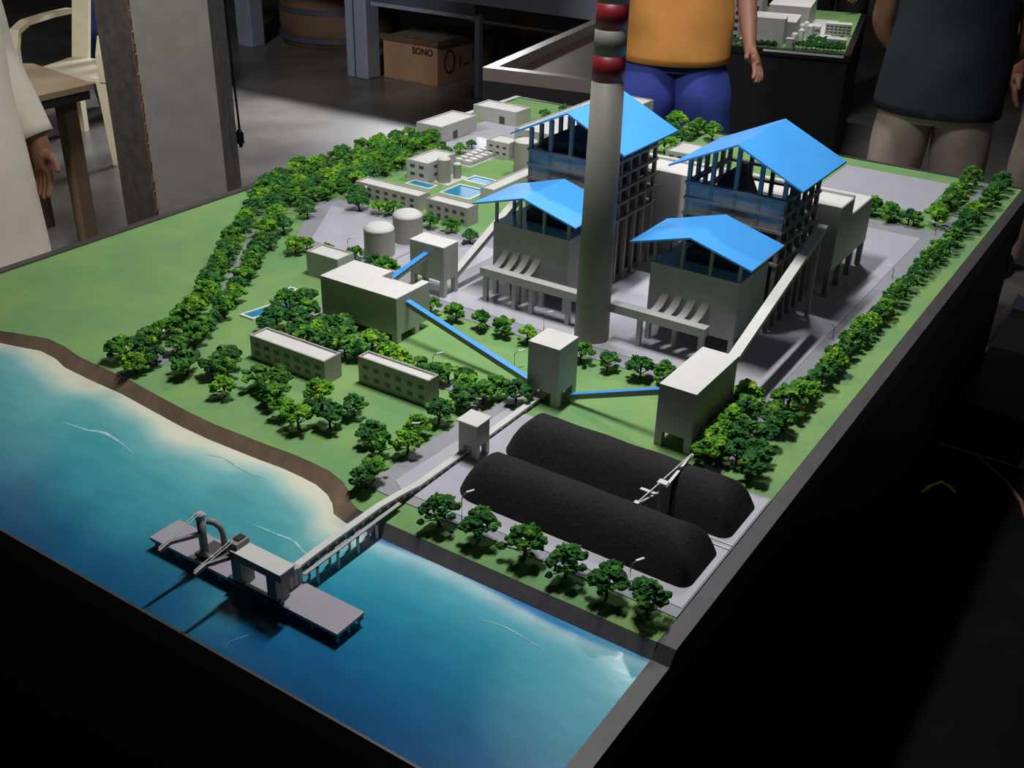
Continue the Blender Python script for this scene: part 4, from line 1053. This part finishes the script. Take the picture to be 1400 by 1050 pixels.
person('person in a navy T-shirt and khaki trousers behind the far edge of the model', -.80, 3.86, facing(-.80,3.86,-.1,0),
       {'L': ((.235,-.06,1.08),(.10,-.16,.93),(-1,-.2,-.2)), 'R': ((-.245,-.05,1.08),(-.13,-.17,.93),(1,-.2,-.2))}, M_navy, M_khaki, hem=.825, legs_apart=.118)
person('person in khaki trousers at the right frame edge, behind the one in navy', -.47, 4.82, facing(-.47,4.82,-.1,0),
       {'L': ((.25,-.02,1.08),(.24,.06,.84),down), 'R': ((-.25,-.02,1.08),(-.24,.06,.84),down)}, M_black, M_khaki, hem=.88)
person('person in an orange shirt and blue jeans standing right of the chimney', -1.86, 4.02, facing(-1.86,4.02,-.5,1.5),
       {'L': ((.25,-.06,1.08),(.08,-.19,.95),(-1,-.1,0)), 'R': ((-.25,-.01,1.08),(-.27,.14,.90),(-.3,.7,-.5))}, M_orange, M_jean, hem=.83, wide=1.04, baggy=1.45, legs_apart=.135)
person('person in beige clothes leaning in at the left frame edge beside the board', -2.71, 1.46, facing(-2.71,1.46,-1.2,1.9),
       {'L': ((.25,-.02,1.08),(.32,.20,.90),(.4,.6,-.6)), 'R': ((-.25,-.02,1.08),(-.24,.10,.86),down)}, M_beige, M_beiget, hem=.54, long_sleeve=True, wide=1.2)
person('person in black bending over the second model in the background', -2.14, 6.86, facing(-2.14,6.86,-1.0,2.0),
       {'L': ((.24,.20,1.02),(.20,.42,.86),(0,.8,-.5)), 'R': ((-.24,.20,1.02),(-.14,.40,.86),(0,.8,-.5))}, M_black, M_black, hem=.82, lean=.10)

# ------------------------------------------------------------------ lamps and light
M_fix = mat('lamp_housing', srgb(190,190,188), .5)
def aim(a, b):
    return (Vector(b)-Vector(a)).to_track_quat('-Z','Y').to_euler()
def tube_light(name, label, loc, sx, sy, power, color, spread=PI, rot=(0,0,0), baffle=0.):
    L = bpy.data.lights.new(name, 'AREA'); L.shape = 'RECTANGLE'; L.size = sx; L.size_y = sy; L.energy = power; L.color = color; L.spread = spread
    o = bpy.data.objects.new(name+'_light', L); C.objects.link(o); o.location = loc; o.rotation_euler = rot
    t = thing(name, label, 'lamp', loc)
    b = MB(); b.box(-sx/2-.02, sx/2+.02, -sy/2-.02, sy/2+.02, .02, .05); h = b.build('housing', M_fix, None); h.parent = t
    E_ = Matrix.Rotation(0, 3, 'X') if rot == (0,0,0) else rot.to_matrix()
    h.location = E_ @ Vector((0,0,.03)); h.rotation_euler = rot
    MB().tube([(loc[0],loc[1],loc[2]+.05), (loc[0],loc[1],2.9)], .006, 8).build('hanging_rod', M_fix, t)
    if baffle:
        p_ = MB(); p_.box(baffle, baffle+.006, -.85, .85, -.50, .02); p_.box(sx/2+.02, baffle+.006, -.85, .85, .02, .026)  # added unseen plate, keeps the lamp's light off the right-hand floor
        q_ = p_.build('added_baffle', M_fix, None); q_.parent = t
    return o
tube_light('hanging_lamp', 'hanging lamp with an added light-blocking baffle above the model, out of frame', (-1.08, 1.76, 1.95), .08, .52, 17.5, (1,1,.99), math.radians(128), (0,0,0), .215)
tube_light('bench_lamp', 'work lamp hanging low over the steel bench, out of frame', (-5.2, 6.95, 1.05), 1.2, .12, 40, (.95,.97,1), math.radians(76), aim((-5.2,6.95,1.05), (-4.75,4.3,-.7)))
tube_light('hanging_lamp', 'hanging lamp above the far edge of the model, out of frame', (-1.35, 3.45, 2.25), .5, .08, 15, (.98,.99,1), math.radians(120))
tube_light('hanging_lamp', 'hanging lamp above the second model, out of frame', (-1.85, 5.75, 1.7), .5, .08, 6, (1,1,1), math.radians(100))
tube_light('fill_lamp', 'added square fill lamp right of the table, out of frame', (1.3, 2.3, 2.75), .9, .9, 3.2, (.93,.96,1))  # added fill light, lifts the unlit right-hand faces of the model
tube_light('background_fill_lamp', 'added tilted lamp brightening the concrete column and background, out of frame', (-2.9, .3, 2.5), .25, .8, 32, (1,.97,.93), math.radians(95), aim((-2.9,.3,2.5), (-5.0,5.2,-.6)))  # added unseen lamp, brightens the column and the furniture behind it
w = bpy.data.worlds.new('world'); bpy.context.scene.world = w; w.use_nodes = True
w.node_tree.nodes['Background'].inputs[0].default_value = (.55,.62,.75,1); w.node_tree.nodes['Background'].inputs[1].default_value = .02
sc = bpy.context.scene
sc.view_settings.view_transform = 'Standard'; sc.view_settings.look = 'None'; sc.view_settings.exposure = .14; sc.view_settings.gamma = 1; sc.view_settings.use_curve_mapping = False
